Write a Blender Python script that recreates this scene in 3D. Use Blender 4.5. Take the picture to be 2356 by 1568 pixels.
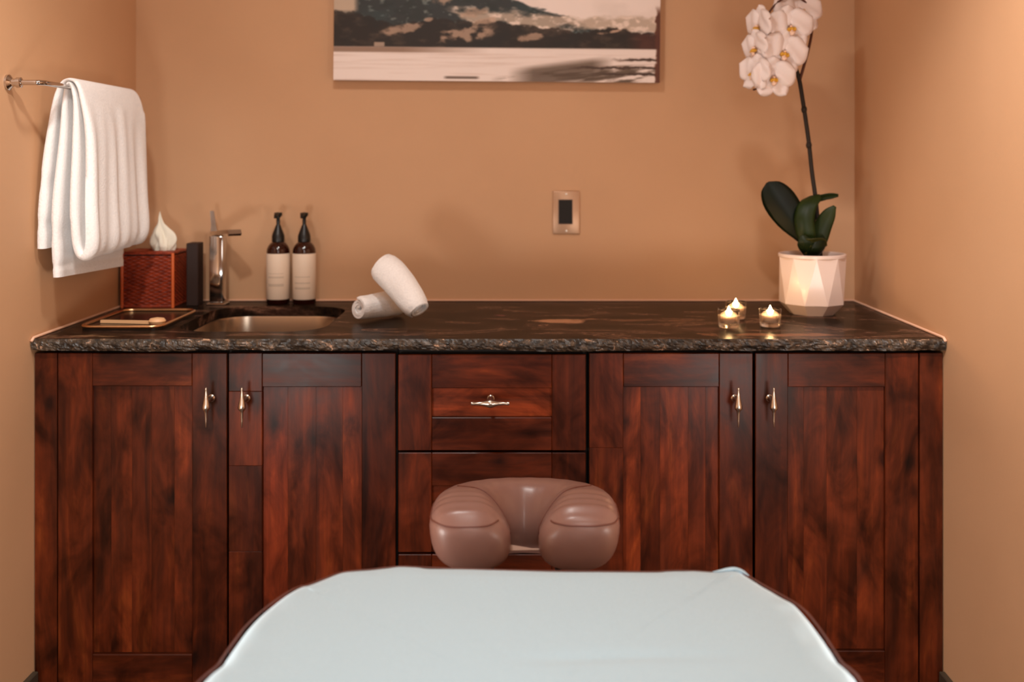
import bpy, bmesh, math, random
import numpy as np
from mathutils import Vector, Matrix

random.seed(7)
SC = bpy.context.scene
COL = SC.collection
for o in list(bpy.data.objects):
    bpy.data.objects.remove(o)

# ------------------------------------------------------------------ camera
F = 2356.0                      # focal length in pixels (36 mm lens on 36 mm sensor)
EYE = 1.306                     # eye height
HX, HY = 1196.0, 374.0          # vanishing point of the room's depth in the photograph
cam_d = bpy.data.cameras.new('camera')
cam = bpy.data.objects.new('camera', cam_d)
COL.objects.link(cam)
cam.location = (0, 0, EYE)
cam.rotation_euler = (math.radians(90), 0, 0)
cam_d.sensor_width = 36
cam_d.lens = 36
cam_d.shift_x = (1178 - HX) / 2356.0
cam_d.shift_y = -(784 - HY) / 2356.0
cam_d.dof.use_dof = True
cam_d.dof.focus_distance = 2.08
cam_d.dof.aperture_fstop = 2.6
cam_d.clip_start = 0.02
SC.camera = cam

# ------------------------------------------------------------------ world, view
SC.view_settings.view_transform = 'Standard'
SC.view_settings.look = 'None'
SC.view_settings.exposure = 0.0
SC.view_settings.gamma = 1.0
SC.view_settings.use_curve_mapping = False
w = bpy.data.worlds.new('world')
SC.world = w
w.use_nodes = True
w.node_tree.nodes['Background'].inputs[0].default_value = (1.0, 0.86, 0.74, 1)
w.node_tree.nodes['Background'].inputs[1].default_value = 0.05


def area(name, loc, size, power, color, target=None, spread=180):
    d = bpy.data.lights.new(name, 'AREA')
    d.shape = 'DISK'
    d.size = size
    d.energy = power
    d.color = color
    d.spread = math.radians(spread)
    o = bpy.data.objects.new(name, d)
    COL.objects.link(o)
    o.location = loc
    if target is not None:
        v = Vector(target) - Vector(loc)
        o.rotation_euler = v.to_track_quat('-Z', 'Y').to_euler()
    return o


def bulb(name, loc, radius, power, color):
    d = bpy.data.lights.new(name, 'POINT')
    d.shadow_soft_size = radius
    d.energy = power
    d.color = color
    o = bpy.data.objects.new(name, d)
    COL.objects.link(o)
    o.location = loc
    return o


WARM = (1.0, 0.96, 0.915)
area('downlight_counter', (-0.30, 1.75, 2.46), 0.22, 11, WARM)
area('downlight_rear', (0.10, -0.6, 2.46), 0.45, 12, WARM)
area('sheet_fill_light', (0.0, 0.95, 2.46), 0.20, 1.1, (1.0, 0.97, 0.93), (0.0, 0.98, 0.7), 62)  # narrow unseen light added to brighten the sheet
area('behind_camera_light', (0.45, -1.7, 1.70), 1.1, 10, (1.0, 0.97, 0.93), (-0.1, 3.0, 1.2))  # soft light added behind the camera, its source unseen
bulb('low_lamp_right', (0.72, 1.18, 0.64), 0.12, 15, (1.0, 0.93, 0.87))
bulb('low_lamp_left', (-0.76, 1.18, 0.64), 0.12, 18, (1.0, 0.95, 0.90))


def spot(name, loc, target, power, color, deg=80):
    d = bpy.data.lights.new(name, 'SPOT')
    d.spot_size = math.radians(deg)
    d.spot_blend = 1.0
    d.shadow_soft_size = 0.05
    d.energy = power
    d.color = color
    o = bpy.data.objects.new(name, d)
    COL.objects.link(o)
    o.location = loc
    o.rotation_euler = (Vector(target) - Vector(loc)).to_track_quat('-Z', 'Y').to_euler()


spot('spotlight_right', (0.45, 1.15, 2.30), (0.98, 1.88, 1.40), 120, (1.0, 0.93, 0.90), 54)
spot('left_wall_fill_spot', (-0.60, 1.15, 2.30), (-1.126, 2.02, 1.20), 70, (1.0, 0.95, 0.90), 66)  # unseen spot added to brighten the near left wall

# ------------------------------------------------------------------ helpers


def P(px, py, Y):
    return Vector(((px - HX) * Y / F, Y, EYE - (py - HY) * Y / F))


def tag(o, label=None, cat=None, group=None, kind=None):
    if label: o['label'] = label
    if cat: o['category'] = cat
    if group: o['group'] = group
    if kind: o['kind'] = kind
    return o


def thing(name, loc, label, cat, group=None):
    o = bpy.data.objects.new(name, None)
    COL.objects.link(o)
    o.empty_display_size = 0.05
    o.location = loc
    return tag(o, label, cat, group)


def root_loc(p):
    v = Vector((0, 0, 0))
    while p is not None:
        v += p.location
        p = p.parent
    return v


class MB:
    """collects world-space geometry and links it as ONE object"""

    def __init__(self):
        self.v, self.f, self.m = [], [], []
        self.mats = []

    def mat(self, m):
        if m not in self.mats:
            self.mats.append(m)
        return self.mats.index(m)

    def add(self, vs, fs, mi=0):
        n = len(self.v)
        self.v += [tuple(p) for p in vs]
        self.f += [tuple(i + n for i in f) for f in fs]
        self.m += [mi] * len(fs)
        return self

    def box(self, x0, x1, y0, y1, z0, z1, bev=0.0015, mi=0, seg=1):
        bm = bmesh.new()
        bmesh.ops.create_cube(bm, size=1)
        for q in bm.verts:
            q.co = Vector(((x0 + x1) / 2 + q.co.x * (x1 - x0), (y0 + y1) / 2 + q.co.y * (y1 - y0),
                           (z0 + z1) / 2 + q.co.z * (z1 - z0)))
        if bev > 0:
            bmesh.ops.bevel(bm, geom=bm.edges[:], offset=bev, segments=seg, affect='EDGES', profile=0.5)
        bm.verts.index_update()
        self.add([q.co.copy() for q in bm.verts], [[q.index for q in f.verts] for f in bm.faces], mi)
        bm.free()
        return self

    def lathe(self, c, prof, n=32, mi=0, axis=(0, 0, 1), rot=0.0, closed_top=True, closed_bot=True):
        """prof: list of (r, h) along the axis starting at c"""
        q = Vector((0, 0, 1)).rotation_difference(Vector(axis).normalized())
        c = Vector(c)
        vs, fs = [], []
        for r, h in prof:
            for k in range(n):
                a = rot + 2 * math.pi * k / n
                vs.append(c + q @ Vector((r * math.cos(a), r * math.sin(a), h)))
        for i in range(len(prof) - 1):
            for k in range(n):
                k2 = (k + 1) % n
                fs.append((i * n + k, i * n + k2, (i + 1) * n + k2, (i + 1) * n + k))
        if closed_bot and prof[0][0] > 1e-6:
            fs.append(tuple(reversed(range(n))))
        if closed_top and prof[-1][0] > 1e-6:
            b = (len(prof) - 1) * n
            fs.append(tuple(b + k for k in range(n)))
        return self.add(vs, fs, mi)

    def tube(self, pts, r, n=10, mi=0, closed=False, cap=True):
        pts = [Vector(p) for p in pts]
        m = len(pts)
        rs = r if isinstance(r, (list, tuple)) else [r] * m
        fr = frames(pts, closed)
        vs, fs = [], []
        for i in range(m):
            _, a, b = fr[i]
            for k in range(n):
                t = 2 * math.pi * k / n
                vs.append(pts[i] + (a * math.cos(t) + b * math.sin(t)) * rs[i])
        rng = m if closed else m - 1
        for i in range(rng):
            j = (i + 1) % m
            for k in range(n):
                k2 = (k + 1) % n
                fs.append((i * n + k, i * n + k2, j * n + k2, j * n + k))
        if cap and not closed:
            fs.append(tuple(reversed(range(n))))
            fs.append(tuple((m - 1) * n + k for k in range(n)))
        return self.add(vs, fs, mi)

    def grid(self, fn, nu, nv, mi=0, wrap_u=False):
        vs = [fn(i / (nu if wrap_u else nu - 1), j / (nv - 1)) for j in range(nv) for i in range(nu)]
        fs = []
        for j in range(nv - 1):
            for i in range(nu if wrap_u else nu - 1):
                i2 = (i + 1) % nu
                fs.append((j * nu + i, j * nu + i2, (j + 1) * nu + i2, (j + 1) * nu + i))
        return self.add(vs, fs, mi)

    def build(self, name, mat, parent=None, smooth=False, color=None, fix=True, solid=None, sub=0, angle=None):
        me = bpy.data.meshes.new(name)
        off = root_loc(parent)
        me.from_pydata([(x - off.x, y - off.y, z - off.z) for x, y, z in self.v], [], self.f)
        for mm in (mat if isinstance(mat, (list, tuple)) else [mat]):
            me.materials.append(mm)
        me.polygons.foreach_set('material_index', self.m)
        if fix:
            bm = bmesh.new()
            bm.from_mesh(me)
            bmesh.ops.remove_doubles(bm, verts=bm.verts[:], dist=1e-6)
            bmesh.ops.recalc_face_normals(bm, faces=bm.faces[:])
            bm.to_mesh(me)
            bm.free()
        if smooth:
            me.polygons.foreach_set('use_smooth', [True] * len(me.polygons))
            if angle:
                me.set_sharp_from_angle(angle=math.radians(angle))
        me.update()
        o = bpy.data.objects.new(name, me)
        COL.objects.link(o)
        if parent is not None:
            o.parent = parent
        if color is not None:
            o.color = (color[0], color[1], color[2], 1) if not isinstance(color, float) else (color, color, color, 1)
        if solid:
            md = o.modifiers.new('solid', 'SOLIDIFY')
            md.thickness = solid
            md.offset = 0
        if sub:
            md = o.modifiers.new('sub', 'SUBSURF')
            md.levels = sub
            md.render_levels = sub
        return o


def frames(pts, closed=False):
    m = len(pts)
    out = []
    prev = None
    for i in range(m):
        if closed:
            t = pts[(i + 1) % m] - pts[i - 1]
        else:
            t = pts[min(i + 1, m - 1)] - pts[max(i - 1, 0)]
        if t.length < 1e-9:
            t = Vector((0, 0, 1))
        t.normalize()
        if prev is None:
            a = t.orthogonal().normalized()
        else:
            a = prev - t * prev.dot(t)
            a.normalize()
        prev = a
        out.append((t, a, t.cross(a)))
    return out


def catmull(pts, n):
    """resample a list of tuples through a Catmull-Rom spline, n points"""
    A = [np.array(p, float) for p in pts]
    A = [2 * A[0] - A[1]] + A + [2 * A[-1] - A[-2]]
    segs = len(A) - 3
    out = []
    for k in range(n):
        t = k / (n - 1) * segs
        i = min(int(t), segs - 1)
        u = t - i
        p0, p1, p2, p3 = A[i:i + 4]
        out.append(0.5 * ((2 * p1) + (-p0 + p2) * u + (2 * p0 - 5 * p1 + 4 * p2 - p3) * u * u + (-p0 + 3 * p1 - 3 * p2 + p3) * u ** 3))
    return out


def hsh(i, j, s=0):
    n = math.sin(i * 127.1 + j * 311.7 + s * 74.7) * 43758.5453
    return n - math.floor(n)


def vnoise(x, y, s=0):
    i, j = math.floor(x), math.floor(y)
    u, v = x - i, y - j
    u, v = u * u * (3 - 2 * u), v * v * (3 - 2 * v)
    a = hsh(i, j, s) * (1 - u) + hsh(i + 1, j, s) * u
    b = hsh(i, j + 1, s) * (1 - u) + hsh(i + 1, j + 1, s) * u
    return a * (1 - v) + b * v


# ------------------------------------------------------------------ materials
def lin(r, g, b):
    def f(c):
        c /= 255.0
        return c / 12.92 if c <= 0.04045 else ((c + 0.055) / 1.055) ** 2.4
    return (f(r), f(g), f(b), 1)


def mat(name, color, rough=0.5, metal=0.0, **kw):
    m = bpy.data.materials.new(name)
    m.use_nodes = True
    b = m.node_tree.nodes['Principled BSDF']
    b.inputs['Base Color'].default_value = color
    b.inputs['Roughness'].default_value = rough
    b.inputs['Metallic'].default_value = metal
    for k, v in kw.items():
        b.inputs[k.replace('_', ' ')].default_value = v
    return m


class NT:
    def __init__(self, m):
        self.t = m.node_tree
        self.b = self.t.nodes.get('Principled BSDF')

    def n(self, typ, **kw):
        x = self.t.nodes.new(typ)
        for k, v in kw.items():
            setattr(x, k, v)
        return x

    def l(self, a, b):
        self.t.links.new(a, b)

    def coords(self, scale=(1, 1, 1), randomize=False, kind='Object', rot=(0, 0, 0)):
        tc = self.n('ShaderNodeTexCoord')
        mp = self.n('ShaderNodeMapping')
        mp.inputs['Scale'].default_value = scale
        mp.inputs['Rotation'].default_value = rot
        self.l(tc.outputs[kind], mp.inputs['Vector'])
        if randomize:
            oi = self.n('ShaderNodeObjectInfo')
            mu = self.n('ShaderNodeMath', operation='MULTIPLY')
            mu.inputs[1].default_value = 37.0
            self.l(oi.outputs['Random'], mu.inputs[0])
            cb = self.n('ShaderNodeCombineXYZ')
            for i in range(3):
                self.l(mu.outputs[0], cb.inputs[i])
            self.l(cb.outputs[0], mp.inputs['Location'])
        return mp.outputs[0]

    def noise(self, vec, scale, detail=4, rough=0.5, dist=0.0):
        x = self.n('ShaderNodeTexNoise')
        x.inputs['Scale'].default_value = scale
        x.inputs['Detail'].default_value = detail
        x.inputs['Roughness'].default_value = rough
        x.inputs['Distortion'].default_value = dist
        self.l(vec, x.inputs['Vector'])
        return x.outputs['Fac']

    def ramp(self, fac, stops, interp='LINEAR'):
        r = self.n('ShaderNodeValToRGB')
        r.color_ramp.interpolation = interp
        e = r.color_ramp.elements
        while len(e) < len(stops):
            e.new(0.5)
        for k, (p, c) in enumerate(stops):
            e[k].position = p
            e[k].color = c if len(c) == 4 else (*c, 1)
        self.l(fac, r.inputs[0])
        return r.outputs[0]

    def mix(self, mode, a, b, fac=1.0):
        x = self.n('ShaderNodeMix', data_type='RGBA', blend_type=mode)
        for s, v in ((0, fac), (6, a), (7, b)):
            if hasattr(v, 'is_linked') or hasattr(v, 'links'):
                self.l(v, x.inputs[s])
            else:
                x.inputs[s].default_value = v
        return x.outputs[2]

    def math(self, op, a, b=0.0, clamp=False):
        x = self.n('ShaderNodeMath', operation=op, use_clamp=clamp)
        for s, v in ((0, a), (1, b)):
            if hasattr(v, 'links'):
                self.l(v, x.inputs[s])
            else:
                x.inputs[s].default_value = v
        return x.outputs[0]

    def bump(self, h, strength=0.2, dist=0.002, normal=None):
        x = self.n('ShaderNodeBump')
        x.inputs['Strength'].default_value = strength
        x.inputs['Distance'].default_value = dist
        self.l(h, x.inputs['Height'])
        self.l(x.outputs[0], self.b.inputs['Normal'])


def g(v):
    return (v, v, v, 1)


def wood(name, axis):
    m = mat(name, (0.1, 0.02, 0.01, 1), 0.34)
    t = NT(m)
    s = [7.0, 7.0, 7.0]
    s[axis] = 1.1
    v = t.coords(s, True)
    grain = t.noise(v, 2.4, 6, 0.62, 1.1)
    s2 = [60.0, 60.0, 60.0]
    s2[axis] = 1.6
    fine = t.noise(t.coords(s2, True), 2.0, 3, 0.6)
    s3 = [7.5, 7.5, 7.5]
    s3[axis] = 3.6
    blot = t.noise(t.coords(s3, True), 1.4, 5, 0.6, 1.2)
    c = t.ramp(grain, [(0.24, lin(46, 20, 10)), (0.42, lin(78, 32, 14)), (0.58, lin(100, 41, 17)), (0.8, lin(136, 66, 28))])
    f2 = t.ramp(fine, [(0.3, g(0.82)), (0.62, g(1.08))])
    c = t.mix('MULTIPLY', c, f2)
    b2 = t.ramp(blot, [(0.30, g(0.26)), (0.42, g(0.60)), (0.54, g(1.0)), (0.72, g(1.45))])
    c = t.mix('MULTIPLY', c, b2)
    # knots: sparse dark spots
    vor = t.n('ShaderNodeTexVoronoi')
    vor.inputs['Scale'].default_value = 1.0
    s4 = [8.5, 8.5, 8.5]
    s4[axis] = 5.0
    kv = t.coords(s4, True)
    t.l(kv, vor.inputs['Vector'])
    kd = t.math('ADD', vor.outputs['Distance'], t.math('MULTIPLY', t.noise(kv, 6.0, 3), 0.16))
    kn = t.ramp(kd, [(0.13, g(0.25)), (0.20, g(0.68)), (0.30, g(1.0))])
    c = t.mix('MULTIPLY', c, kn)
    oi = t.n('ShaderNodeObjectInfo')
    c = t.mix('MULTIPLY', c, oi.outputs['Color'])
    t.l(c, t.b.inputs['Base Color'])
    t.l(t.ramp(blot, [(0.3, g(0.30)), (0.7, g(0.42))]), t.b.inputs['Roughness'])
    t.b.inputs['Coat Weight'].default_value = 0.02
    t.b.inputs['Coat Roughness'].default_value = 0.30
    t.b.inputs['Specular IOR Level'].default_value = 0.20
    t.bump(fine, 0.12, 0.0006)
    return m


WV = wood('wood_vertical', 2)
WH = wood('wood_horizontal', 0)
DARK = mat('dark_interior', lin(14, 9, 7), 0.8)


def wall_mat():
    m = mat('tan_wall_paint', lin(201, 156, 117), 0.62)
    t = NT(m)
    v = t.coords()
    n1 = t.noise(v, 130, 3, 0.6)
    n2 = t.noise(v, 3.0, 2)
    t.l(t.ramp(n2, [(0.3, lin(198, 153, 114)), (0.7, lin(203, 158, 119))]), t.b.inputs['Base Color'])
    t.bump(n1, 0.16, 0.0012)
    return m


WALL = wall_mat()
CEIL = mat('ceiling_paint', lin(226, 208, 188), 0.8)
CAULK = mat('caulk', lin(224, 178, 148), 0.5)


def granite(name, edge=False):
    m = mat(name, (0.02, 0.015, 0.012, 1), 0.2)
    t = NT(m)
    v = t.coords((1, 1, 1))
    vs = t.coords((0.9, 2.6, 2.6), rot=(0, 0, 0.25))
    big = t.noise(vs, 3.2, 6, 0.62, 1.6)
    sp = t.noise(v, 70 if edge else 85, 5, 0.7, 0.6)
    if edge:
        c = t.ramp(t.noise(v, 26, 6, 0.72, 1.4), [(0.30, lin(16, 12, 9)), (0.46, lin(40, 32, 24)), (0.56, lin(76, 62, 48)),
                                         (0.61, lin(54, 42, 32)), (0.66, lin(180, 144, 116)), (0.72, lin(84, 66, 50))])
        s2 = t.ramp(sp, [(0.34, g(0.3)), (0.5, g(0.95)), (0.68, g(1.9))])
        c = t.mix('MULTIPLY', c, s2)
        t.b.inputs['Roughness'].default_value = 0.42
    else:
        c = t.ramp(big, [(0.36, lin(22, 15, 11)), (0.50, lin(40, 28, 20)), (0.575, lin(66, 44, 34)), (0.60, lin(112, 80, 62)),
                         (0.63, lin(72, 50, 40)), (0.74, lin(40, 28, 22))])
        s2 = t.ramp(sp, [(0.35, g(0.55)), (0.55, g(1.0)), (0.72, g(1.7))])
        c = t.mix('MULTIPLY', c, s2)
        # pale mineral patches, plus a painted streak of reflected light at front right
        tc = t.n('ShaderNodeTexCoord')
        wob = t.n('ShaderNodeTexNoise')
        wob.inputs['Scale'].default_value = 16
        wob.inputs['Detail'].default_value = 5
        t.l(tc.outputs['Object'], wob.inputs['Vector'])
        for (cx, cy, rx, ry, col, st) in ((0.105, 2.628, 0.085, 0.040, lin(188, 136, 102), 0.95), (0.30, 2.64, 0.16, 0.022, lin(130, 88, 66), 0.6),
                                          (-0.05, 2.72, 0.03, 0.02, lin(120, 70, 66), 0.7), (0.60, 2.42, 0.20, 0.022, lin(150, 100, 72), 0.6),
                                          (-1.03, 2.40, 0.07, 0.02, lin(150, 116, 84), 0.6), (0.47, 2.50, 0.10, 0.03, lin(96, 60, 48), 0.5)):
            mp = t.n('ShaderNodeMapping')
            mp.inputs['Location'].default_value = (-cx / rx, -cy / ry, 0)
            mp.inputs['Scale'].default_value = (1 / rx, 1 / ry, 0)
            t.l(tc.outputs['Object'], mp.inputs['Vector'])
            ln = t.n('ShaderNodeVectorMath', operation='LENGTH')
            t.l(mp.outputs[0], ln.inputs[0])
            d = t.math('ADD', ln.outputs['Value'], t.math('MULTIPLY', t.math('SUBTRACT', wob.outputs['Fac'], 0.5), 3.2))
            f = t.ramp(d, [(0.35, g(st)), (0.95, g(0.0))])
            c = t.mix('MIX', c, col, f)
        t.b.inputs['Roughness'].default_value = 0.25
        t.b.inputs['Specular IOR Level'].default_value = 0.020
        t.bump(sp, 0.05, 0.0005)
    t.l(c, t.b.inputs['Base Color'])
    return m


GRAN = granite('granite_top')
GRANE = granite('granite_edge', True)


def fabric(name, col, scale=260, strength=0.5, rough=0.95):
    m = mat(name, col, rough)
    t = NT(m)
    n = t.noise(t.coords(), scale, 3, 0.7)
    t.l(t.mix('MULTIPLY', col, t.ramp(n, [(0.3, g(0.9)), (0.65, g(1.0))])), t.b.inputs['Base Color'])
    t.b.inputs['Sheen Weight'].default_value = 0.25
    t.bump(n, strength, 0.002)
    return m


TOWEL = fabric('white_terry', lin(246, 243, 241), 200, 0.8)
SHEET = fabric('pale_sheet', lin(190, 223, 240), 500, 0.10, 0.85)
TISSUE = mat('tissue_paper', lin(238, 232, 214), 0.9)
CHROME = mat('polished_chrome', lin(205, 200, 196), 0.10, 1.0)
STEEL = mat('brushed_steel', lin(196, 180, 162), 0.24, 1.0)
PEWTER = mat('pewter', lin(214, 202, 188), 0.28, 1.0)
BRASS = mat('pale_brass', lin(222, 176, 130), 0.26, 1.0)
BLACKP = mat('black_plastic', lin(17, 16, 15), 0.35)
CAND_AL = mat('candle_cup', lin(226, 206, 188), 0.3, 0.0, Transmission_Weight=0.6)
WAX = mat('wax', lin(255, 232, 205), 0.5)
WAX.node_tree.nodes['Principled BSDF'].inputs['Subsurface Weight'].default_value = 0.0
CERAM = mat('white_ceramic', lin(230, 208, 196), 0.30)
CERAM.node_tree.nodes['Principled BSDF'].inputs['Coat Weight'].default_value = 0.08
CERAM.node_tree.nodes['Principled BSDF'].inputs['Coat Roughness'].default_value = 0.05
MOSS = fabric('potting_bark', lin(58, 46, 34), 120, 0.8)


def leather():
    m = mat('brown_leather', lin(138, 102, 92), 0.38)
    t = NT(m)
    n = t.noise(t.coords(), 420, 2)
    n2 = t.noise(t.coords((1, 1, 1)), 14, 3, 0.5, 0.6)
    s = t.math('ADD', t.math('MULTIPLY', n, 0.12), n2)
    t.bump(s, 0.16, 0.004)
    t.b.inputs['Coat Weight'].default_value = 0.15
    t.b.inputs['Coat Roughness'].default_value = 0.25
    return m


LEATHER = leather()
VINYL = mat('brown_vinyl', lin(110, 62, 50), 0.45)


def leafm():
    m = mat('orchid_leaf', lin(32, 48, 20), 0.42)
    t = NT(m)
    n = t.noise(t.coords((1, 1, 1), True), 12, 3)
    oi = t.n('ShaderNodeObjectInfo')
    c = t.ramp(n, [(0.3, lin(17, 34, 11)), (0.7, lin(42, 56, 20))])
    t.l(t.mix('MULTIPLY', c, oi.outputs['Color']), t.b.inputs['Base Color'])
    return m


LEAF = leafm()
LEAF.node_tree.nodes['Principled BSDF'].inputs['Specular IOR Level'].default_value = 0.22
STEM = mat('dark_stem', lin(34, 23, 13), 0.75)
STEM2 = mat('brown_branch', lin(84, 40, 22), 0.5)
PETAL = mat('white_petal', lin(246, 232, 228), 0.55)
pb = PETAL.node_tree.nodes['Principled BSDF']
pb.inputs['Subsurface Weight'].default_value = 0.15
pb.inputs['Subsurface Radius'].default_value = (0.01, 0.008, 0.006)
pb.inputs['Sheen Weight'].default_value = 0.1
LIP = mat('yellow_lip', lin(226, 170, 52), 0.5)
LIPW = mat('pale_lip', lin(250, 214, 190), 0.5)


def wicker():
    m = mat('red_wicker', lin(150, 52, 20), 0.45)
    t = NT(m)
    n = t.noise(t.coords((1, 1, 3)), 60, 3)
    t.l(t.ramp(n, [(0.3, lin(104, 30, 12)), (0.7, lin(160, 58, 24))]), t.b.inputs['Base Color'])
    return m


WICK = wicker()
WICKP = mat('wicker_post', lin(206, 96, 44), 0.42)


def amber():
    m = mat('amber_glass', lin(54, 15, 5), 0.08)
    t = NT(m)
    t.b.inputs['Coat Weight'].default_value = 0.3
    t.b.inputs['Transmission Weight'].default_value = 0.35
    return m


AMBER = amber()
SOAP = mat('dark_liquid', lin(26, 12, 6), 0.3)


def labelm(name, kind):
    m = mat(name, lin(226, 204, 182), 0.6)
    t = NT(m)
    tc = t.n('ShaderNodeTexCoord')
    sp = t.n('ShaderNodeSeparateXYZ')
    t.l(tc.outputs['Object'], sp.inputs[0])
    bands = (0.078, 0.094) if kind == 0 else (0.070, 0.088)
    z = sp.outputs[2]
    # faint blocks of print too small to read
    fac = None
    rows = [(0.052, 0.060), (0.076, 0.081), (0.088, 0.090)] if kind == 0 else [(0.044, 0.050), (0.060, 0.064), (0.078, 0.081)]
    for lo, hi in rows:
        a = t.math('GREATER_THAN', z, lo)
        b = t.math('LESS_THAN', z, hi)
        k = t.math('MULTIPLY', a, b)
        fac = k if fac is None else t.math('MAXIMUM', fac, k)
    wd = t.math('LESS_THAN', t.math('ABSOLUTE', sp.outputs[0]), 0.022)
    fac = t.math('MULTIPLY', t.math('MULTIPLY', fac, wd), 0.28)
    t.l(t.mix('MIX', lin(226, 204, 182), lin(120, 96, 80), fac), t.b.inputs['Base Color'])
    return m


def glassm():
    m = bpy.data.materials.new('clear_glass')
    m.use_nodes = True
    t = NT(m)
    out = m.node_tree.nodes['Material Output']
    gl = t.n('ShaderNodeBsdfGlass')
    gl.inputs['IOR'].default_value = 1.45
    gl.inputs['Roughness'].default_value = 0.02
    tr = t.n('ShaderNodeBsdfTransparent')
    tr.inputs[0].default_value = (0.97, 0.95, 0.92, 1)
    mx = t.n('ShaderNodeMixShader')
    mx.inputs[0].default_value = 0.62
    t.l(tr.outputs[0], mx.inputs[1])
    t.l(gl.outputs[0], mx.inputs[2])
    t.l(mx.outputs[0], out.inputs[0])
    return m


GLASS = glassm()


def emis(name, col, s):
    m = bpy.data.materials.new(name)
    m.use_nodes = True
    t = NT(m)
    e = t.n('ShaderNodeEmission')
    e.inputs[0].default_value = col
    e.inputs[1].default_value = s
    t.l(e.outputs[0], m.node_tree.nodes['Material Output'].inputs[0])
    return m


FLAME = emis('flame', (1.0, 0.62, 0.26, 1), 45.0)

# ------------------------------------------------------------------ room
XL, XR, YB, CT = -1.126, 0.982, 3.005, 0.900
YF, ZC = -2.0, 2.5
MB().box(XL - .1, XL, YF, YB + .1, 0, ZC, 0).build('wall_left', WALL)
MB().box(XR, XR + .1, YF, YB + .1, 0, ZC, 0).build('wall_right', WALL)
MB().box(XL, XR, YB, YB + .1, 0, ZC, 0).build('wall_back', WALL)
MB().box(XL - .1, XR + .1, YF - .1, YF, 0, ZC, 0).build('wall_front', WALL)
MB().box(XL - .1, XR + .1, YF - .1, YB + .1, ZC, ZC + .1, 0).build('ceiling', CEIL)
FLOORM = mat('dark_floor', lin(74, 48, 34), 0.45)
fl = bpy.data.objects.new('floor', None)
MB_f = MB().box(XL - .1, XR + .1, YF - .1, YB + .1, -.1, -0.004, 0)
floor = MB_f.build('floor', FLOORM)
# floor boards: real planks with joints
nb = 0
xx = XL
k = 0
while xx < XR - 0.02:
    x1 = min(xx + 0.14, XR)
    yy = YF + (k % 3) * 0.37
    if yy > YF:
        MB().box(xx + .001, x1 - .001, YF, yy - .002, -0.004, 0.0, .0008).build('plank', FLOORM, floor)
    while yy < YB:
        y1 = min(yy + 1.3, YB)
        MB().box(xx + .001, x1 - .001, yy, y1 - .002, -0.004, 0.0, .0008).build('plank', FLOORM, floor)
        yy = y1
    xx = x1
    k += 1
BASEM = mat('dark_baseboard', lin(62, 52, 40), 0.5)
for nm, xa, xb in (('baseboard_left', XL, XL + .014), ('baseboard_right', XR - .014, XR)):
    MB().box(xa, xb, YF, 2.366, 0.0, 0.132, .002).build(nm, BASEM)
for o in list(COL.objects):
    if o.type == 'MESH' and o.parent is None:
        o['kind'] = 'structure'
bpy.data.objects.remove(fl)
floor.name = 'floor'

# ------------------------------------------------------------------ cabinets
YFACE = 2.370
S = YFACE / F


def zx(px): return (px - HX) * S
def zz(py): return EYE - (py - HY) * S


ZT, ZB = zz(812), 0.094


def door(root, px0, px1, boards, inner, tones, seg=None):
    """a framed door: stiles, rails, glued-up panel boards"""
    x0, x1 = zx(px0), zx(px1)
    i0, i1, it, ib = zx(inner[0]), zx(inner[1]), zz(inner[2]), zz(inner[3])
    # door slab behind everything: the part itself
    d = MB().box(x0 + .002, x1 - .002, YFACE + .014, YFACE + .020, ZB + .002, ZT - .002, .001).build('door', WV, root, color=tones[0])
    if seg:
        for za, zb, tn in seg:
            MB().box(x0, i0, YFACE, YFACE + .014, zz(zb), zz(za), .0012).build('stile', WV, d, color=tn)
    else:
        MB().box(x0, i0, YFACE, YFACE + .014, ZB, ZT, .0015).build('stile', WV, d, color=tones[0])
    MB().box(i1, x1, YFACE, YFACE + .014, ZB, ZT, .0015).build('stile', WV, d, color=tones[1])
    MB().box(i0, i1, YFACE + .0004, YFACE + .014, it, ZT, .0018).build('rail', WH, d, color=tones[2])
    MB().box(i0, i1, YFACE + .0004, YFACE + .014, ZB, ib, .0018).build('rail', WH, d, color=tones[3])
    for a, b, tn in boards:
        MB().box(zx(a), zx(b) - .0001, YFACE + .0105, YFACE + .0139, ib + .0005, it - .0005, .0002).build('board', WV, d, color=tn)
    return d


def pull_vertical(d, px, py):
    cx = zx(px)
    cz = zz(py)
    yb = YFACE
    m = MB()
    m.lathe((cx, yb, cz), [(.0085, 0), (.0085, .003), (.006, .005), (.0042, .010), (.0042, .034), (.0065, .040)], 16, axis=(0, -1, 0))
    # tapered spindle hanging in front of the post
    hz = cz + 0.031
    m.lathe((cx, yb - .042, hz), [(.0005, .003), (.003, .001), (.0030, -.004), (.0026, -.006), (.0048, -.022), (.0080, -.036), (.0094, -.043),
                                   (.0084, -.047), (.0046, -.051), (.0034, -.056), (.0024, -.074), (.0014, -.088), (.0004, -.089)], 18,
            closed_bot=False, closed_top=False)
    m.build('handle', PEWTER, d, smooth=True, angle=50)


def pull_horizontal(d, px, py):
    cx, cz = zx(px), zz(py)
    m = MB()
    m.lathe((cx, YFACE + .0105, cz), [(.0085, 0), (.0085, .003), (.006, .005), (.0045, .010), (.0045, .045), (.0075, .050)], 16, axis=(0, -1, 0))
    m.lathe((cx - .044, YFACE - .040, cz), [(.0006, 0), (.0040, .001), (.0042, .006), (.0032, .008), (.0050, .028), (.0084, .038), (.0100, .044),
                                             (.0084, .050), (.0050, .060), (.0032, .080), (.0042, .082), (.0040, .087), (.0006, .088)], 18,
            axis=(1, 0, 0), closed_bot=False, closed_top=False)
    m.build('handle', PEWTER, d, smooth=True, angle=50)


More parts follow.
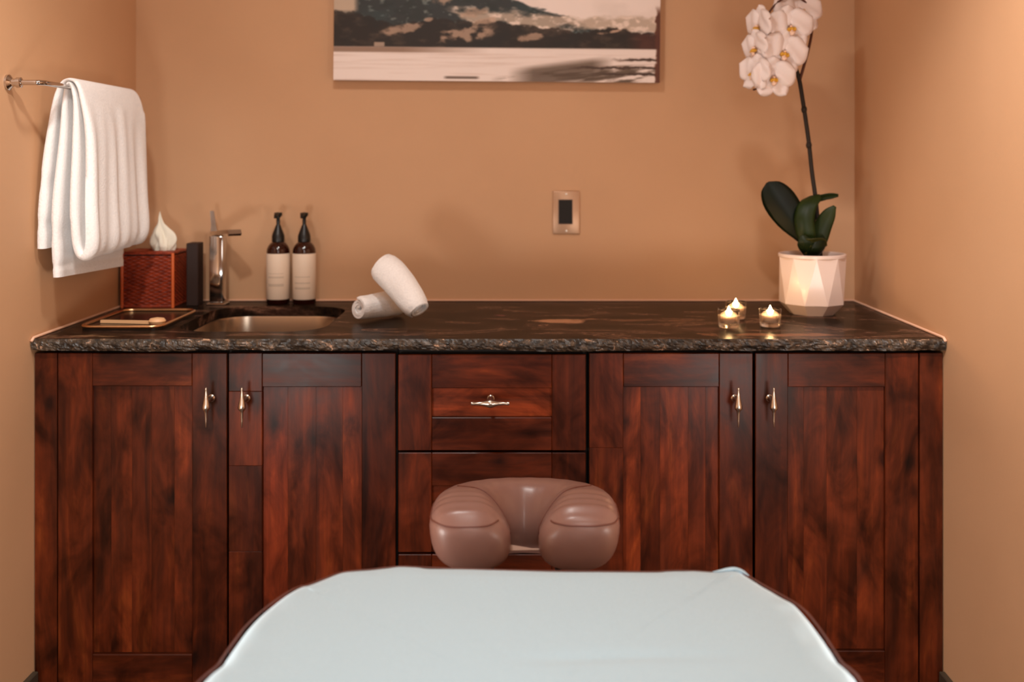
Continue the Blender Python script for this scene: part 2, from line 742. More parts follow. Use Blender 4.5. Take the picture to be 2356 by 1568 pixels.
def T(v, r=1.0, gg=1.0, b=1.0):
    return (v * .88 * r, v * .84 * gg, v * .78 * b)


def carcass(root, px0, px1):
    x0, x1 = zx(px0), zx(px1)
    y0, y1 = YFACE + .021, YB - .004
    m = MB()
    m.box(x0, x0 + .018, y0, y1, .09, .870, 0)
    m.box(x1 - .018, x1, y0, y1, .09, .870, 0)
    m.box(x0 + .018, x1 - .018, y0, y1, .09, .108, 0)
    m.box(x0 + .018, x1 - .018, y1 - .008, y1, .108, .870, 0)
    m.box(x0 + .018, x1 - .018, y0, y0 + .018, .845, .870, 0)
    m.build('carcass', DARK, root)
    MB().box(x0, x1, YFACE + .06, YFACE + .078, 0.0, .09, .001).build('toe_kick', DARK, root)


# left cabinet
cabL = thing('base_cabinet', (zx(520), YFACE, 0), 'reddish brown wooden base cabinet with two doors under the sink', 'cabinet')
carcass(cabL, 131, 913)
fs = MB().box(XL + .002, zx(130), YFACE + .002, YFACE + .02, ZB, ZT, .001).build('filler_strip', WV, cabL, color=T(.85))
d1 = door(cabL, 133, 522, [(212, 252, T(.80)), (252, 300, T(1.05)), (300, 345, T(.75)), (345, 398, T(.85)), (398, 442, T(1.25))],
          (212, 442, 888, 1505), [T(.85), T(.72), T(.80), T(.70)])
pull_vertical(d1, 487, 915)
d2 = door(cabL, 526, 910, [(603, 660, T(1.45, 1, .9)), (660, 725, T(1.15)), (725, 787, T(1.25)), (787, 832, T(1.35))],
          (603, 832, 890, 1505), [T(.9), T(.72), T(.78), T(.75)],
          seg=[(812, 900, T(.85)), (900, 1071, T(1.0)), (1071, 1268, T(.50)), (1268, 1582, T(.75))])
pull_vertical(d2, 568, 915)
# right cabinet
cabR = thing('base_cabinet', (zx(1735), YFACE, 0), 'reddish brown wooden base cabinet with two doors beneath the orchid and candles', 'cabinet')
carcass(cabR, 1354, 2115)
MB().box(zx(2117), XR - .002, YFACE + .002, YFACE + .02, ZB, ZT, .001).build('filler_strip', WV, cabR, color=T(.85))
d3 = door(cabR, 1356, 1732, [(1434, 1475, T(1.7)), (1475, 1520, T(1.1)), (1520, 1585, T(1.65)), (1585, 1625, T(1.15)), (1625, 1655, T(1.5))],
          (1434, 1655, 890, 1505), [T(.9), T(.85), T(.95), T(.8)],
          seg=[(812, 1030, T(.95)), (1030, 1582, T(.9))])
pull_vertical(d3, 1690, 915)
d4 = door(cabR, 1738, 2113, [(1813, 1852, T(1.0)), (1852, 1905, T(1.05)), (1905, 1975, T(1.15)), (1975, 2037, T(1.05))],
          (1813, 2037, 890, 1497), [T(.72), T(.9), T(.85), T(.8)])
pull_vertical(d4, 1770, 915)
# drawers
cabD = thing('drawer_cabinet', (zx(1132), YFACE, 0), 'reddish brown wooden drawer unit between the two door cabinets', 'cabinet')
carcass(cabD, 914, 1352)


def drawer(py0, py1, in0, in1, tn, knots=None):
    x0, x1, i0, i1 = zx(916), zx(1348), zx(993), zx(1270)
    za, zb, ia, ib = zz(py0), zz(py1), zz(in0), zz(in1)
    d = MB().box(x0 + .002, x1 - .002, YFACE + .014, YFACE + .020, zb + .002, za - .002, .001).build('drawer', WH, cabD, color=tn[0])
    MB().box(x0, i0, YFACE, YFACE + .014, zb, za, .0015).build('stile', WV, d, color=tn[0])
    MB().box(i1, x1, YFACE, YFACE + .014, zb, za, .0015).build('stile', WV, d, color=tn[1])
    MB().box(i0, i1, YFACE + .0004, YFACE + .014, ia, za, .0018).build('rail', WH, d, color=tn[2])
    MB().box(i0, i1, YFACE + .0004, YFACE + .014, zb, ib, .0018).build('rail', WH, d, color=tn[3])
    MB().box(i0, i1, YFACE + .0105, YFACE + .0139, ib + .0005, ia - .0005, .0004).build('panel', WH, d, color=tn[4])
    pull_horizontal(d, 1129, (in0 + in1) / 2 - 8)


drawer(815, 1036, 893, 960, [T(.85), T(.8), T(1.05), T(.9), T(2.1)])
drawer(1041, 1270, 1118, 1192, [T(1.0), T(.62), T(.72), T(.8), T(1.0)])
drawer(1275, 1582, 1350, 1505, [T(.8), T(.8), T(.8), T(.8), T(1.0)])

# ------------------------------------------------------------------ countertop with sink cut-out
CB = 0.874


def rrect(x0, x1, y0, y1, r, n=10):
    pts = []
    for cx, cy, a0 in ((x1 - r, y1 - r, 0), (x0 + r, y1 - r, 90), (x0 + r, y0 + r, 180), (x1 - r, y0 + r, 270)):
        for k in range(n + 1):
            a = math.radians(a0 + 90 * k / n)
            pts.append((cx + r * math.cos(a), cy + r * math.sin(a)))
    return pts


SX0, SX1, SY0, SY1 = -0.845, -0.478, 2.462, 2.893
hole = rrect(SX0, SX1, SY0, SY1, 0.10)


def counter():
    NX, NZ = 520, 9
    xa, xb = XL + .002, XR - .002

    def edge(i, j):
        x = xa + (xb - xa) * i / (NX - 1)
        v = j / (NZ - 1)
        z = CT + (CB - CT) * v
        r1 = vnoise(x * 26, v * 2.2, 1) - .5
        r2 = vnoise(x * 70, v * 4.0, 2) - .5
        r3 = vnoise(x * 170, v * 8.0, 3) - .5
        y = 2.356 + r1 * .005 * (1 if j else .8) + r2 * .0035 + r3 * .003 * (1 if j else .3) - .004 * math.sin(v * math.pi)
        zj = (vnoise(x * 14, .5, 5) - .5) * .006 * (1 if j > 0 else 0) * v
        if j > 0:
            z += zj
        if v < .3:
            y += (.3 - v) * .012
        return Vector((x, y, z))
    m = MB()
    vs = [edge(i, j) for j in range(NZ) for i in range(NX)]
    fs = [(j * NX + i, j * NX + i + 1, (j + 1) * NX + i + 1, (j + 1) * NX + i) for j in range(NZ - 1) for i in range(NX - 1)]
    m.add(vs, fs, 1)
    # top and bottom faces with the hole
    for z, j in ((CT, 0), (None, NZ - 1)):
        bm = bmesh.new()
        fr = [bm.verts.new(vs[j * NX + i]) for i in range(NX)]
        zb = CT if z is not None else CB
        cr = [bm.verts.new((xb, YB - .002, zb)), bm.verts.new((xa, YB - .002, zb))]
        loop = fr + cr
        es = [bm.edges.new((loop[i], loop[(i + 1) % len(loop)])) for i in range(len(loop))]
        hv = [bm.verts.new((x, y, zb)) for x, y in hole]
        es += [bm.edges.new((hv[i], hv[(i + 1) % len(hv)])) for i in range(len(hv))]
        bmesh.ops.triangle_fill(bm, edges=es, use_beauty=True, use_dissolve=False)
        bm.verts.index_update()
        m.add([q.co.copy() for q in bm.verts], [[q.index for q in f.verts] for f in bm.faces], 0)
        bm.free()
    # hole wall and outer sides
    n = len(hole)
    m.add([(x, y, CT) for x, y in hole] + [(x, y, CB) for x, y in hole], [(i, (i + 1) % n, n + (i + 1) % n, n + i) for i in range(n)], 0)
    for x, i in ((xa, 0), (xb, NX - 1)):
        m.add([vs[j * NX + i] for j in range(NZ)] + [(x, YB - .002, CB), (x, YB - .002, CT)], [tuple(range(NZ + 2))], 0)
    m.add([(xa, YB - .002, CT), (xb, YB - .002, CT), (xb, YB - .002, CB), (xa, YB - .002, CB)], [(0, 1, 2, 3)], 0)
    o = m.build('countertop', [GRAN, GRANE])
    tag(o, 'dark brown granite worktop with a rough chiselled front edge', 'countertop')
    return o


counter()
# caulk bead along the walls
m = MB()
m.tube([(XL + .004, 2.352, CT - .004), (XL + .004, 2.362, CT + .0025), (XL + .004, YB - .004, CT + .0025), (XR - .004, YB - .004, CT + .0025),
        (XR - .004, 2.362, CT + .0025), (XR - .004, 2.352, CT - .004)], .0036, 6)
o = m.build('trim_1', CAULK, smooth=True)
o['kind'] = 'structure'

# sink basin
sk = thing('sink', (-0.66, 2.68, CB - .19), 'stainless steel undermount sink set into the dark granite worktop', 'sink')
m = MB()
loops = []
prof = [(-.012, -.0015), (.004, -.0015), (.005, -.006), (.008, -.10), (.012, -.150), (.030, -.176), (.060, -.182)]
for off, dz in prof:
    r = max(.10 - off, .02)
    loops.append([(x, y, CB + dz) for x, y in rrect(SX0 + off, SX1 - off, SY0 + off, SY1 - off, r)])
n = len(loops[0])
vs = [p for L in loops for p in L]
fs = [(i * n + k, i * n + (k + 1) % n, (i + 1) * n + (k + 1) % n, (i + 1) * n + k) for i in range(len(loops) - 1) for k in range(n)]
cx, cy = (SX0 + SX1) / 2, (SY0 + SY1) / 2
vs.append((cx, cy, CB - .185))
fs += [((len(loops) - 1) * n + k, (len(loops) - 1) * n + (k + 1) % n, len(vs) - 1) for k in range(n)]
m.add(vs, fs)
m.build('basin', STEEL, sk, smooth=True, angle=60, solid=.0012)
MB().lathe((cx, cy, CB - .1835), [(.042, 0), (.042, .002), (.036, .003), (.030, .0015), (.012, .0015), (.010, .004), (0.0001, .004)], 28).build(
    'drain', CHROME, sk, smooth=True, angle=40)

# faucet
fx, fy = -0.866, 2.938
fc = thing('faucet', (fx, fy, CT), 'chrome single lever square faucet behind the left end of the sink', 'faucet')
MB().box(fx - .027, fx + .027, fy - .027, fy + .027, CT, CT + .006, .002).build('base', CHROME, fc)
MB().box(fx - .020, fx + .020, fy - .020, fy + .020, CT + .006, 1.098, .004, seg=2).build('body', CHROME, fc, smooth=True, angle=40)


def plate(path, w, th, side):
    """a bar of rectangular section along path; side = width direction"""
    m = MB()
    side = Vector(side).normalized()
    vs = []
    for i, p in enumerate(path):
        p = Vector(p)
        tdir = (Vector(path[min(i + 1, len(path) - 1)]) - Vector(path[max(i - 1, 0)])).normalized()
        up = side.cross(tdir).normalized()
        ww = w[i] if isinstance(w, (list, tuple)) else w
        for a, b in ((-1, -1), (1, -1), (1, 1), (-1, 1)):
            vs.append(p + side * a * ww / 2 + up * b * th / 2)
    fs = []
    for i in range(len(path) - 1):
        for k in range(4):
            fs.append((i * 4 + k, i * 4 + (k + 1) % 4, i * 4 + 4 + (k + 1) % 4, i * 4 + 4 + k))
    fs.append((3, 2, 1, 0))
    b = (len(path) - 1) * 4
    fs.append((b, b + 1, b + 2, b + 3))
    return m.add(vs, fs)


sd = Vector((0.55, -0.83, 0)).normalized()
sside = Vector((0.83, 0.55, 0))
b0 = Vector((fx, fy, 1.104))
m = plate([b0 - sd * .018, b0 + sd * .03 + Vector((0, 0, .003)), b0 + sd * .10 + Vector((0, 0, .010)), b0 + sd * .145 + Vector((0, 0, .013)),
           b0 + sd * .152 + Vector((0, 0, .004))], .036, .010, sside)
m.build('spout', CHROME, fc)
m = plate([(fx - .012, fy + .002, 1.108), (fx - .013, fy + .003, 1.125), (fx - .018, fy + .004, 1.168)], [.020, .014, .011], .005, (1, 0, 0))
m.build('lever', CHROME, fc)

# dark narrow box behind the faucet
o = MB().box(-.945, -.912, 2.90, 2.952, CT, 1.078, .002).build('wooden_box', mat('dark_walnut', lin(38, 17, 9), .6))
tag(o, 'narrow upright dark brown box between tissue box and faucet', 'box')

# tray with rim and two light wooden sticks
TRX0, TRX1, TRY0, TRY1 = -1.068, -0.868, 2.475, 2.765
tr = thing('tray', (-.965, 2.62, CT), 'black rounded tray with a pale metal rim left of the sink', 'tray')
o1 = rrect(TRX0, TRX1, TRY0, TRY1, .03, 6)
m = MB()
n = len(o1)
m.add([(x, y, CT + .0005) for x, y in o1] + [(x, y, CT + .006) for x, y in o1],
      [tuple(range(n))[::-1], tuple(n + k for k in range(n))] + [(k, (k + 1) % n, n + (k + 1) % n, n + k) for k in range(n)])
m.build('base', mat('tray_black', lin(26, 20, 16), .22), tr)
m = MB()
m.tube([(x, y, CT + .009) for x, y in rrect(TRX0 + .002, TRX1 - .002, TRY0 + .002, TRY1 - .002, .03, 8)], .0045, 8, closed=True)
m.build('rim', BRASS, tr, smooth=True)
PALEW = mat('pale_wood', lin(226, 178, 130), .5)
zt = CT + .0105
m = plate([(-1.045, 2.555, zt), (-.98, 2.548, zt), (-.915, 2.538, zt)], [.008, .009, .012], .007, (0, 1, 0))
m.lathe((-.897, 2.533, zt - .0035), [(.0001, 0), (.018, .002), (.021, .008), (.017, .014), (.0001, .017)], 18)
o = m.build('wooden_spoon', PALEW, smooth=True, angle=40)
tag(o, 'pale wooden spoon lying across the black tray beside the sink', 'spoon')

# ------------------------------------------------------------------ tissue box
bx0, bx1, by0, by1, bz1 = -1.114, -0.972, 2.868, 2.992, 1.053
tb = thing('tissue_box', ((bx0 + bx1) / 2, (by0 + by1) / 2, CT), 'reddish woven wicker tissue box with one tissue pulled up', 'tissue box')
MB().box(bx0 + .003, bx1 - .003, by0 + .003, by1 - .003, CT, bz1 - .003, .001).build('liner', DARK, tb)


def weave():
    m = MB()
    NH = 70
    for (a, b) in (((bx0, by0), (bx1, by0)), ((bx1, by0), (bx1, by1)), ((bx1, by1), (bx0, by1)), ((bx0, by1), (bx0, by0))):
        a, b = Vector((*a, 0)), Vector((*b, 0))
        d = b - a
        nrm = Vector((d.y, -d.x, 0)).normalized()
        rows = 27

        def fn(u, v, a=a, d=d, nrm=nrm):
            row = v * rows
            ri = min(int(row), rows - 1)
            fr = row - ri
            prof = math.sqrt(max(0, 1 - (2 * fr - 1) ** 2))
            ph = math.cos(u * 11 * math.pi + (ri % 2) * math.pi)
            off = .0006 + .0022 * prof + .0012 * ph * prof
            p = a + d * u + nrm * (off - .002)
            p.z = CT + .004 + v * (bz1 - CT - .012)
            return p
        m.grid(fn, NH, rows * 4 + 1)
    o = m.build('weave', WICK, tb, smooth=False, fix=False)
    o['kind'] = 'stuff'


weave()
for px_, py_ in ((bx0, by0), (bx1, by0), (bx1, by1), (bx0, by1)):
    MB().lathe((px_, py_, CT), [(.0045, 0), (.0045, bz1 - CT)], 10).build('corner_post', WICKP, tb, smooth=True, angle=50)
for z in (CT + .003, bz1 - .001):
    MB().tube([(bx0, by0, z), (bx1, by0, z), (bx1, by1, z), (bx0, by1, z)], .004, 8, closed=True).build('rim_band', WICK, tb)
m = MB()
tx, ty = (bx0 + bx1) / 2, (by0 + by1) / 2


def lidf(u, v):
    rr = .026 + (.068 - .026) * v
    a = u * 2 * math.pi
    c, s_ = math.cos(a), math.sin(a)
    k = max(abs(c), abs(s_))
    sq = v
    x = tx + (c * .03 * (1 - sq) + c / k * (bx1 - bx0) / 2 * sq)
    y = ty + (s_ * .02 * (1 - sq) + s_ / k * (by1 - by0) / 2 * sq)
    return Vector((x, y, bz1 + .001 + .0012 * math.sin(v * 30)))


m.grid(lidf, 64, 24, wrap_u=True)
m.build('lid', WICK, tb, solid=.002)
# the tissue
m = MB()
tcx, tcy = -1.026, 2.93


def tisf(u, v):
    a = u * 2 * math.pi
    w_ = .017 + .012 * math.sin(min(v * 1.35, 1) * math.pi) - .017 * max(0, v - .55) / .45
    w_ *= 1 - .25 * max(0, v - .3)
    fold = 1 + .30 * math.sin(a * 4 + v * 5) + .14 * math.sin(a * 9 - v * 7)
    x = tcx + math.cos(a) * w_ * fold + .004 * math.sin(v * 5) + .005 * (1 - v)
    y = tcy + math.sin(a) * w_ * .55 * fold
    z = 1.040 + v * .118 + .010 * math.sin(a * 2 + 1) * v
    return Vector((x, y, z))


m.grid(tisf, 56, 26, wrap_u=True)
m.build('tissue', TISSUE, tb, smooth=True)

# ------------------------------------------------------------------ pump bottles


def bottle(px, name_label, lab):
    x, y = (px - HX) * 2.955 / F, 2.955
    r = .0328
    t = thing('pump_bottle', (x, y, CT), name_label, 'bottle', 'amber pump bottles behind the sink')
    MB().lathe((x, y, CT), [(.0001, 0), (r - .003, 0), (r, .003), (r, .150), (r - .001, .158), (r - .005, .167), (.022, .174), (.0165, .178), (.0145, .180)], 40).build(
        'body', AMBER, t, smooth=True, angle=60)
    MB().lathe((x, y, CT + .004), [(.0001, 0), (r - .004, 0), (r - .004, .130), (.0001, .130)], 30).build('liquid', SOAP, t, smooth=True, angle=50)
    MB().lathe((x, y, CT), [(r + .0005, .0145), (r + .0008, .015), (r + .0008, .145), (r + .0005, .1455)], 48, closed_top=False, closed_bot=False).build(
        'label', lab, t, smooth=True)
    MB().lathe((x, y, CT + .178), [(.0175, 0), (.0180, .002), (.0180, .016), (.0160, .024), (.011, .036), (.0075, .046), (.0055, .050)], 28).build(
        'collar', BLACKP, t, smooth=True, angle=40)
    m = MB()
    m.lathe((x, y, CT + .226), [(.0052, 0), (.0052, .020), (.0078, .024), (.0110, .027), (.0118, .031), (.0110, .036), (.0001, .037)], 24)
    m.tube([(x, y, CT + .2575), (x, y - .02, CT + .2585), (x, y - .034, CT + .255), (x, y - .038, CT + .249)], [.0062, .0055, .0042, .0036], 10)
    m.build('pump_head', BLACKP, t, smooth=True, angle=50)


bottle(640, 'amber pump bottle with cream label, next to the faucet', labelm('label_left', 0))
bottle(700, 'amber pump bottle with cream label, nearer the rolled towels', labelm('label_right', 1))

# ------------------------------------------------------------------ thick strip sweeps (towels)


def strip_ring(pts2, th):
    """closed outline around an open 2-D path with thickness list th"""
    L, R = [], []
    n = len(pts2)
    for i in range(n):
        a = pts2[max(i - 1, 0)]
        b = pts2[min(i + 1, n - 1)]
        d = np.array([b[0] - a[0], b[1] - a[1]])
        d /= (np.linalg.norm(d) + 1e-12)
        nn = np.array([-d[1], d[0]])
        p = np.array(pts2[i][:2])
        L.append(p + nn * th[i] / 2)
        R.append(p - nn * th[i] / 2)
    return L, R


def sweep_strip(m, slices):
    """slices: list of (L, R) lists of 3-D points; closed surface with capped ends"""
    n = len(slices[0][0])
    ring = lambda s: list(s[0]) + list(reversed(s[1]))
    vs = []
    for s in slices:
        vs += ring(s)
    k = 2 * n
    fs = []
    for i in range(len(slices) - 1):
        for j in range(k):
            j2 = (j + 1) % k
            fs.append((i * k + j, i * k + j2, (i + 1) * k + j2, (i + 1) * k + j))
    for base in (0, (len(slices) - 1) * k):
        for j in range(n - 1):
            fs.append((base + j, base + j + 1, base + k - 2 - j, base + k - 1 - j))
    m.add(vs, fs)


def rolled_towel(path, r, name, label, turns=3.1, seed=0, squash=None, end_tel=.004):
    npts = 40
    cs = [Vector(p) for p in catmull(path, npts)]
    fr = frames(cs)
    rr = [q for q in r] if isinstance(r, (list, tuple)) else [r] * 2
    ns = 110
    th = .0068
    slices = []
    up0 = Vector((0, 0, 1))
    total = sum((cs[i + 1] - cs[i]).length for i in range(npts - 1))
    acc = 0
    for i in range(npts):
        if i:
            acc += (cs[i] - cs[i - 1]).length
        s = acc / total
        t = fr[i][0]
        a = t.cross(up0).normalized()
        b = a.cross(t).normalized()
        R = np.interp(s, np.linspace(0, 1, len(rr)), rr)
        endf = min(1, min(s, 1 - s) / .10)
        R *= .93 + .07 * math.sin(endf * math.pi / 2)
        R *= 1 + .05 * (vnoise(s * 5, seed, 3) - .5)
        pts, ths = [], []
        for k in range(ns):
            u = k / (ns - 1)
            ang = 2 * math.pi * turns * u + seed
            rad = .004 + (R - th / 2 - .004) * u
            if u > .93:
                rad += .0015
            rad *= 1 + .06 * math.sin(ang * 2 + s * 3 + seed)
            pts.append((rad * math.cos(ang), rad * math.sin(ang)))
            ths.append(th * (1 if u < .97 else .7) * (1.12 if endf > .5 else .85))
        L, Rr = strip_ring(pts, ths)
        tel = lambda k: t * (end_tel * math.sin(k * .13 + seed) * (1 - endf) * (1 if s < .5 else -1)) + t * ((-.010 if s < .5 else .010) * (1 - endf) * (1 - k / ns))
        f3 = lambda q, k: cs[i] + a * float(q[0]) + b * float(q[1]) - tel(k) * .6
        slices.append(([f3(q, k) for k, q in enumerate(L)], [f3(q, k) for k, q in enumerate(Rr)]))
    m = MB()
    sweep_strip(m, slices)
    o = m.build(name, TOWEL, smooth=True, angle=70)
    tag(o, label, 'towel')
    return o


# lying roll and the roll leaning on it
zr = CT + .0336
rolled_towel([(-.414, 2.612, zr), (-.382, 2.65, zr), (-.350, 2.69, zr + .0005), (-.322, 2.725, zr)], [.033, .034, .034], 'rolled_towel',
             'small rolled white towel lying flat on the worktop', seed=1.0)
a0 = P(966, 715, 2.560)
a0.z = CT + .037
rolled_towel([tuple(a0), tuple(P(948, 687, 2.575)), tuple(P(926, 656, 2.600)), tuple(P(903, 629, 2.62)), tuple(P(880, 608, 2.64))],
             [.034, .040, .042, .042, .040], 'rolled_towel', 'rolled white towel leaning and bent beside the flat roll', seed=3.4, turns=3.2)

# ------------------------------------------------------------------ bath towel on rail
RX, RZ = -1.050, 1.482
rl = thing('towel_rail', (XL, 2.25, RZ), 'chrome towel rail on the left wall holding the white bath towel', 'towel rail')
pts = [(XL + .004, 2.25, RZ), (XL + .055, 2.25, RZ), (XL + .068, 2.253, RZ), (RX, 2.268, RZ)]
pts = [tuple(p) for p in catmull(pts, 12)]
pts += [(RX, 2.30, RZ), (RX, 2.5, RZ), (RX, 2.7, RZ), (RX, 2.82, RZ)]
pts += [tuple(p) for p in catmull([(RX, 2.822, RZ), (XL + .068, 2.837, RZ), (XL + .055, 2.84, RZ), (XL + .004, 2.84, RZ)], 12)][1:]
MB().tube(pts, .006, 12).build('bar', CHROME, rl, smooth=True)
for yy in (2.25, 2.84):
    MB().lathe((XL, yy, RZ), [(.0175, 0), (.0175, .005), (.012, .009), (.009, .012), (.009, .020), (.0115, .021), (.0115, .030), (.008, .032)], 24, axis=(1, 0, 0)).build(
        'wall_flange', CHROME, rl, smooth=True, angle=40)


def bath_towel():
    NP, NYs = 150, 46
    Y0, Y1 = 2.372, 2.765
    m = MB()
    slices = []
    for k in range(NYs):
        v = k / (NYs - 1)
        Y = Y0 + (Y1 - Y0) * v
        fr_ = 1 - v
        # control points (x, z, thickness) : outer back hem -> over -> outer front -> fold -> inner front -> over -> inner back hem
        wob = (vnoise(v * 6, 1.3) - .5) * .012
        wf = .006 * math.sin(v * 21 + .5) + .004 * math.sin(v * 37)
        fo = -1.004 + .000 * v - .011 * v
        bot_f = 1.088 + .012 * v
        zb_o = 1.110 + (vnoise(v * 3, 4) - .5) * .01
        zb_i = 1.040 - .012 * v
        ctl = [(-1.110, zb_o, .020), (-1.108, 1.20, .021), (-1.102, 1.33, .019), (-1.086, 1.44, .013), (-1.070, 1.486, .009), (RX, 1.5000, .008),
               (-1.030, 1.487, .010), (-1.018, 1.44, .015), (fo - .004 + wf * .4, 1.36, .020), (fo + wf * .8, 1.22, .023), (fo + .002 + wf, bot_f + .03, .024),
               (fo - .012 + wf * .6, bot_f, .022), (-1.030 - .004 * v, bot_f + .030, .020), (-1.036, 1.22, .019), (-1.037, 1.36, .016), (-1.038, 1.455, .010),
               (RX, 1.4925, .0065), (-1.062, 1.455, .009), (-1.068, 1.36, .016), (-1.076, 1.22, .021), (-1.077 + wob * .3, zb_i + .05, .021), (-1.077 + wob * .3, zb_i, .018)]
        c = catmull(ctl, NP)
        ths = []
        e = min(v, fr_) / .045
        ef = math.sqrt(max(0.02, 1 - (1 - min(1, e)) ** 2)) if e < 1 else 1
        for q in c:
            th = q[2]
            th *= (.45 + .55 * ef)
            ths.append(th)
        # woven bands near the two hems
        for idx in (4, 5, 10, 11, NP - 5, NP - 6, NP - 11, NP - 12):
            ths[idx] *= .74
        L, R = strip_ring([(q[0], q[1]) for q in c], ths)

        def f3(q, j):
            zrel = (1.5 - q[1]) / .4
            yy = Y + (.5 - v) * .018 * (1 - min(1, zrel * 1.2)) + .006 * math.sin(q[1] * 14 + 1) * (1 if v < .5 else .6)
            frontness = 1 if NP * .33 < j < NP * .6 else 0
            yy += .018 * frontness * v * min(1, zrel)
            nse = (vnoise(v * 9, q[1] * 5, 8) - .5) * .006
            return Vector((float(q[0]) + nse * frontness, yy, float(q[1])))
        slices.append(([f3(q, j) for j, q in enumerate(L)], [f3(q, j) for j, q in enumerate(R)]))
    sweep_strip(m, slices)
    o = m.build('bath_towel', TOWEL, smooth=True, angle=80)
    tag(o, 'large folded white bath towel hanging over the chrome wall rail', 'towel')


bath_towel()

# ------------------------------------------------------------------ canvas picture


def canvas():
    YC = 2.972
    sc = YC / F
    pL, pR, pB = 769, 1520, 187
    W = (pR - pL) * sc
    Hh = 0.62
    NX_, NZ_ = 560, 460
    rng = np.random.RandomState(5)

    def fbm(x, y, s, oct_=5):
        out = np.zeros_like(x)
        amp, tot = 1.0, 0
        for o_ in range(oct_):
            tab = np.random.RandomState(s * 13 + o_).rand(256, 256)
            xi = np.floor(x).astype(int)
            yi = np.floor(y).astype(int)
            u, v = x - xi, y - yi
            u, v = u * u * (3 - 2 * u), v * v * (3 - 2 * v)
            a = tab[xi % 256, yi % 256]
            b = tab[(xi + 1) % 256, yi % 256]
            c = tab[xi % 256, (yi + 1) % 256]
            d = tab[(xi + 1) % 256, (yi + 1) % 256]
            out += amp * ((a * (1 - u) + b * u) * (1 - v) + (c * (1 - u) + d * u) * v)
            tot += amp
            amp *= .5
            x, y = x * 2.03 + 7.1, y * 2.03 + 3.3
        return out / tot
    U, V = np.meshgrid(np.linspace(0, 1, NX_), np.linspace(0, 1, NZ_))
    X = U * 751                       # picture position across, 0..751
    Yp = 187 - V * Hh / sc            # picture position down; negative = above the photograph's frame
    C = lambda r, g_, b: np.array([r, g_, b], float)
    img = np.zeros((NZ_, NX_, 3))

    def put(mask, col):
        mm = np.clip(mask, 0, 1)[..., None]
        img[:] = img * (1 - mm) + np.array(col, float) * mm

    def soft(a, w_): return np.clip(a / w_ + .5, 0, 1)
    n1 = fbm(X / 90, Yp / 45, 1)
    n2 = fbm(X / 30, Yp / 14, 2)
    n3 = fbm(X / 14 + 9, Yp / 9, 3)
    # sky with cloud
    img[:] = C(242, 226, 218)
    put((n1 - .5) * 1.2, C(216, 200, 190))
    # far mountain, teal grey
    ridge = np.interp(X, [0, 120, 260, 380, 430, 480, 530, 600, 751], [-200, -150, -90, -15, 5, 22, 34, 60, 80]) + (n2 - .5) * 26
    mt = soft(Yp - ridge, 6)
    put(mt, C(44, 48, 48))
    put(mt * np.clip((n2 - .52) * 5, 0, 1), C(38, 44, 42))
    put(mt * np.clip((n3 - .62) * 6, 0, 1), C(104, 112, 108))
    put(mt * np.clip((n1 - .50) * 4, 0, 1) * soft(X - 60, 60) * .6, C(46, 68, 70))
    # pale cloud bank right of centre
    cb = soft(Yp - np.interp(X, [0, 230, 300, 380, 450, 560, 751], [200, 30, 22, 26, 30, 40, 35]) - (n2 - .5) * 30, 12) * \
        soft(np.interp(X, [0, 230, 320, 450, 560, 640, 751], [0, 12, 50, 62, 58, 72, 78]) + (n2 - .5) * 34 - Yp, 12)
    put(cb * .9, C(186, 166, 148))
    put(cb * np.clip((n3 - .5) * 5, 0, 1), C(232, 212, 198))
    lc = soft(34 - np.abs(X - 18), 14) * soft(16 - np.abs(Yp - 12 - (n2 - .5) * 14), 8)
    put(lc, C(190, 168, 146))
    # near forest slope
    hill = np.interp(X, [0, 60, 140, 230, 300, 380, 470, 560, 650, 700, 751], [28, 34, 62, 44, 52, 50, 62, 72, 62, 74, 78]) + (n3 - .5) * 14
    fh = soft(Yp - hill, 5)
    put(fh, C(34, 25, 18))
    put(fh * np.clip((n2 - .5) * 4, 0, 1), C(66, 52, 42))
    put(fh * np.clip((n1 - .55) * 5, 0, 1), C(28, 24, 20))
    # snow patches on the slope
    for cx_, cy_, rx_, ry_, st in ((165, 68, 42, 9, .8), (300, 80, 50, 14, .85), (455, 85, 26, 7, .8), (630, 72, 24, 3, 1.0), (220, 46, 9, 4, .8), (250, 5, 18, 10, .8), (320, 30, 26, 9, .7), (350, 48, 22, 6, .8)):
        dd = ((X - cx_) / rx_) ** 2 + ((Yp - cy_ + (X - cx_) * .15) / ry_) ** 2
        put(soft(1 - dd + (n3 - .5) * 5 + (n2 - .5) * 3, 1.6) * st * np.clip(1.6 - dd * .5, 0, 1), C(182, 152, 130))
    # frozen lake
    lake = soft(Yp - 110, 3)
    put(lake, C(238, 222, 214))
    put(lake * np.clip((fbm(X / 160, Yp / 5, 6) - .52) * 3, 0, 1) * .6, C(206, 180, 166))
    put(lake * soft(122 - Yp, 3) * soft(260 - X, 200), C(150, 122, 104))
    sh = soft(5 - np.abs(X - 107), 3)
    put(soft(12 - np.abs(X - 105), 3) * soft(5 - np.abs(Yp - 104), 2) * .8, C(196, 170, 150))
    # reeds and bank at lower right
    reed = soft(Yp - np.interp(X, [0, 340, 420, 520, 600, 751], [300, 184, 172, 160, 152, 146]), 8) * np.clip((fbm(X / 60, (Yp + X * .12) / 6, 9) - .42) * 5, 0, 1)
    put(reed * soft(X - 390, 60), C(98, 80, 66))
    put(soft(22 - np.abs((Yp - 168) + (X - 520) * .13), 14) * soft(X - 430, 60) * soft(620 - X, 50) * .8, C(84, 66, 52))
    put(soft(3 - np.abs(Yp - 179), 2) * soft(38 - np.abs(X - 295), 10) * .8, C(84, 66, 54))
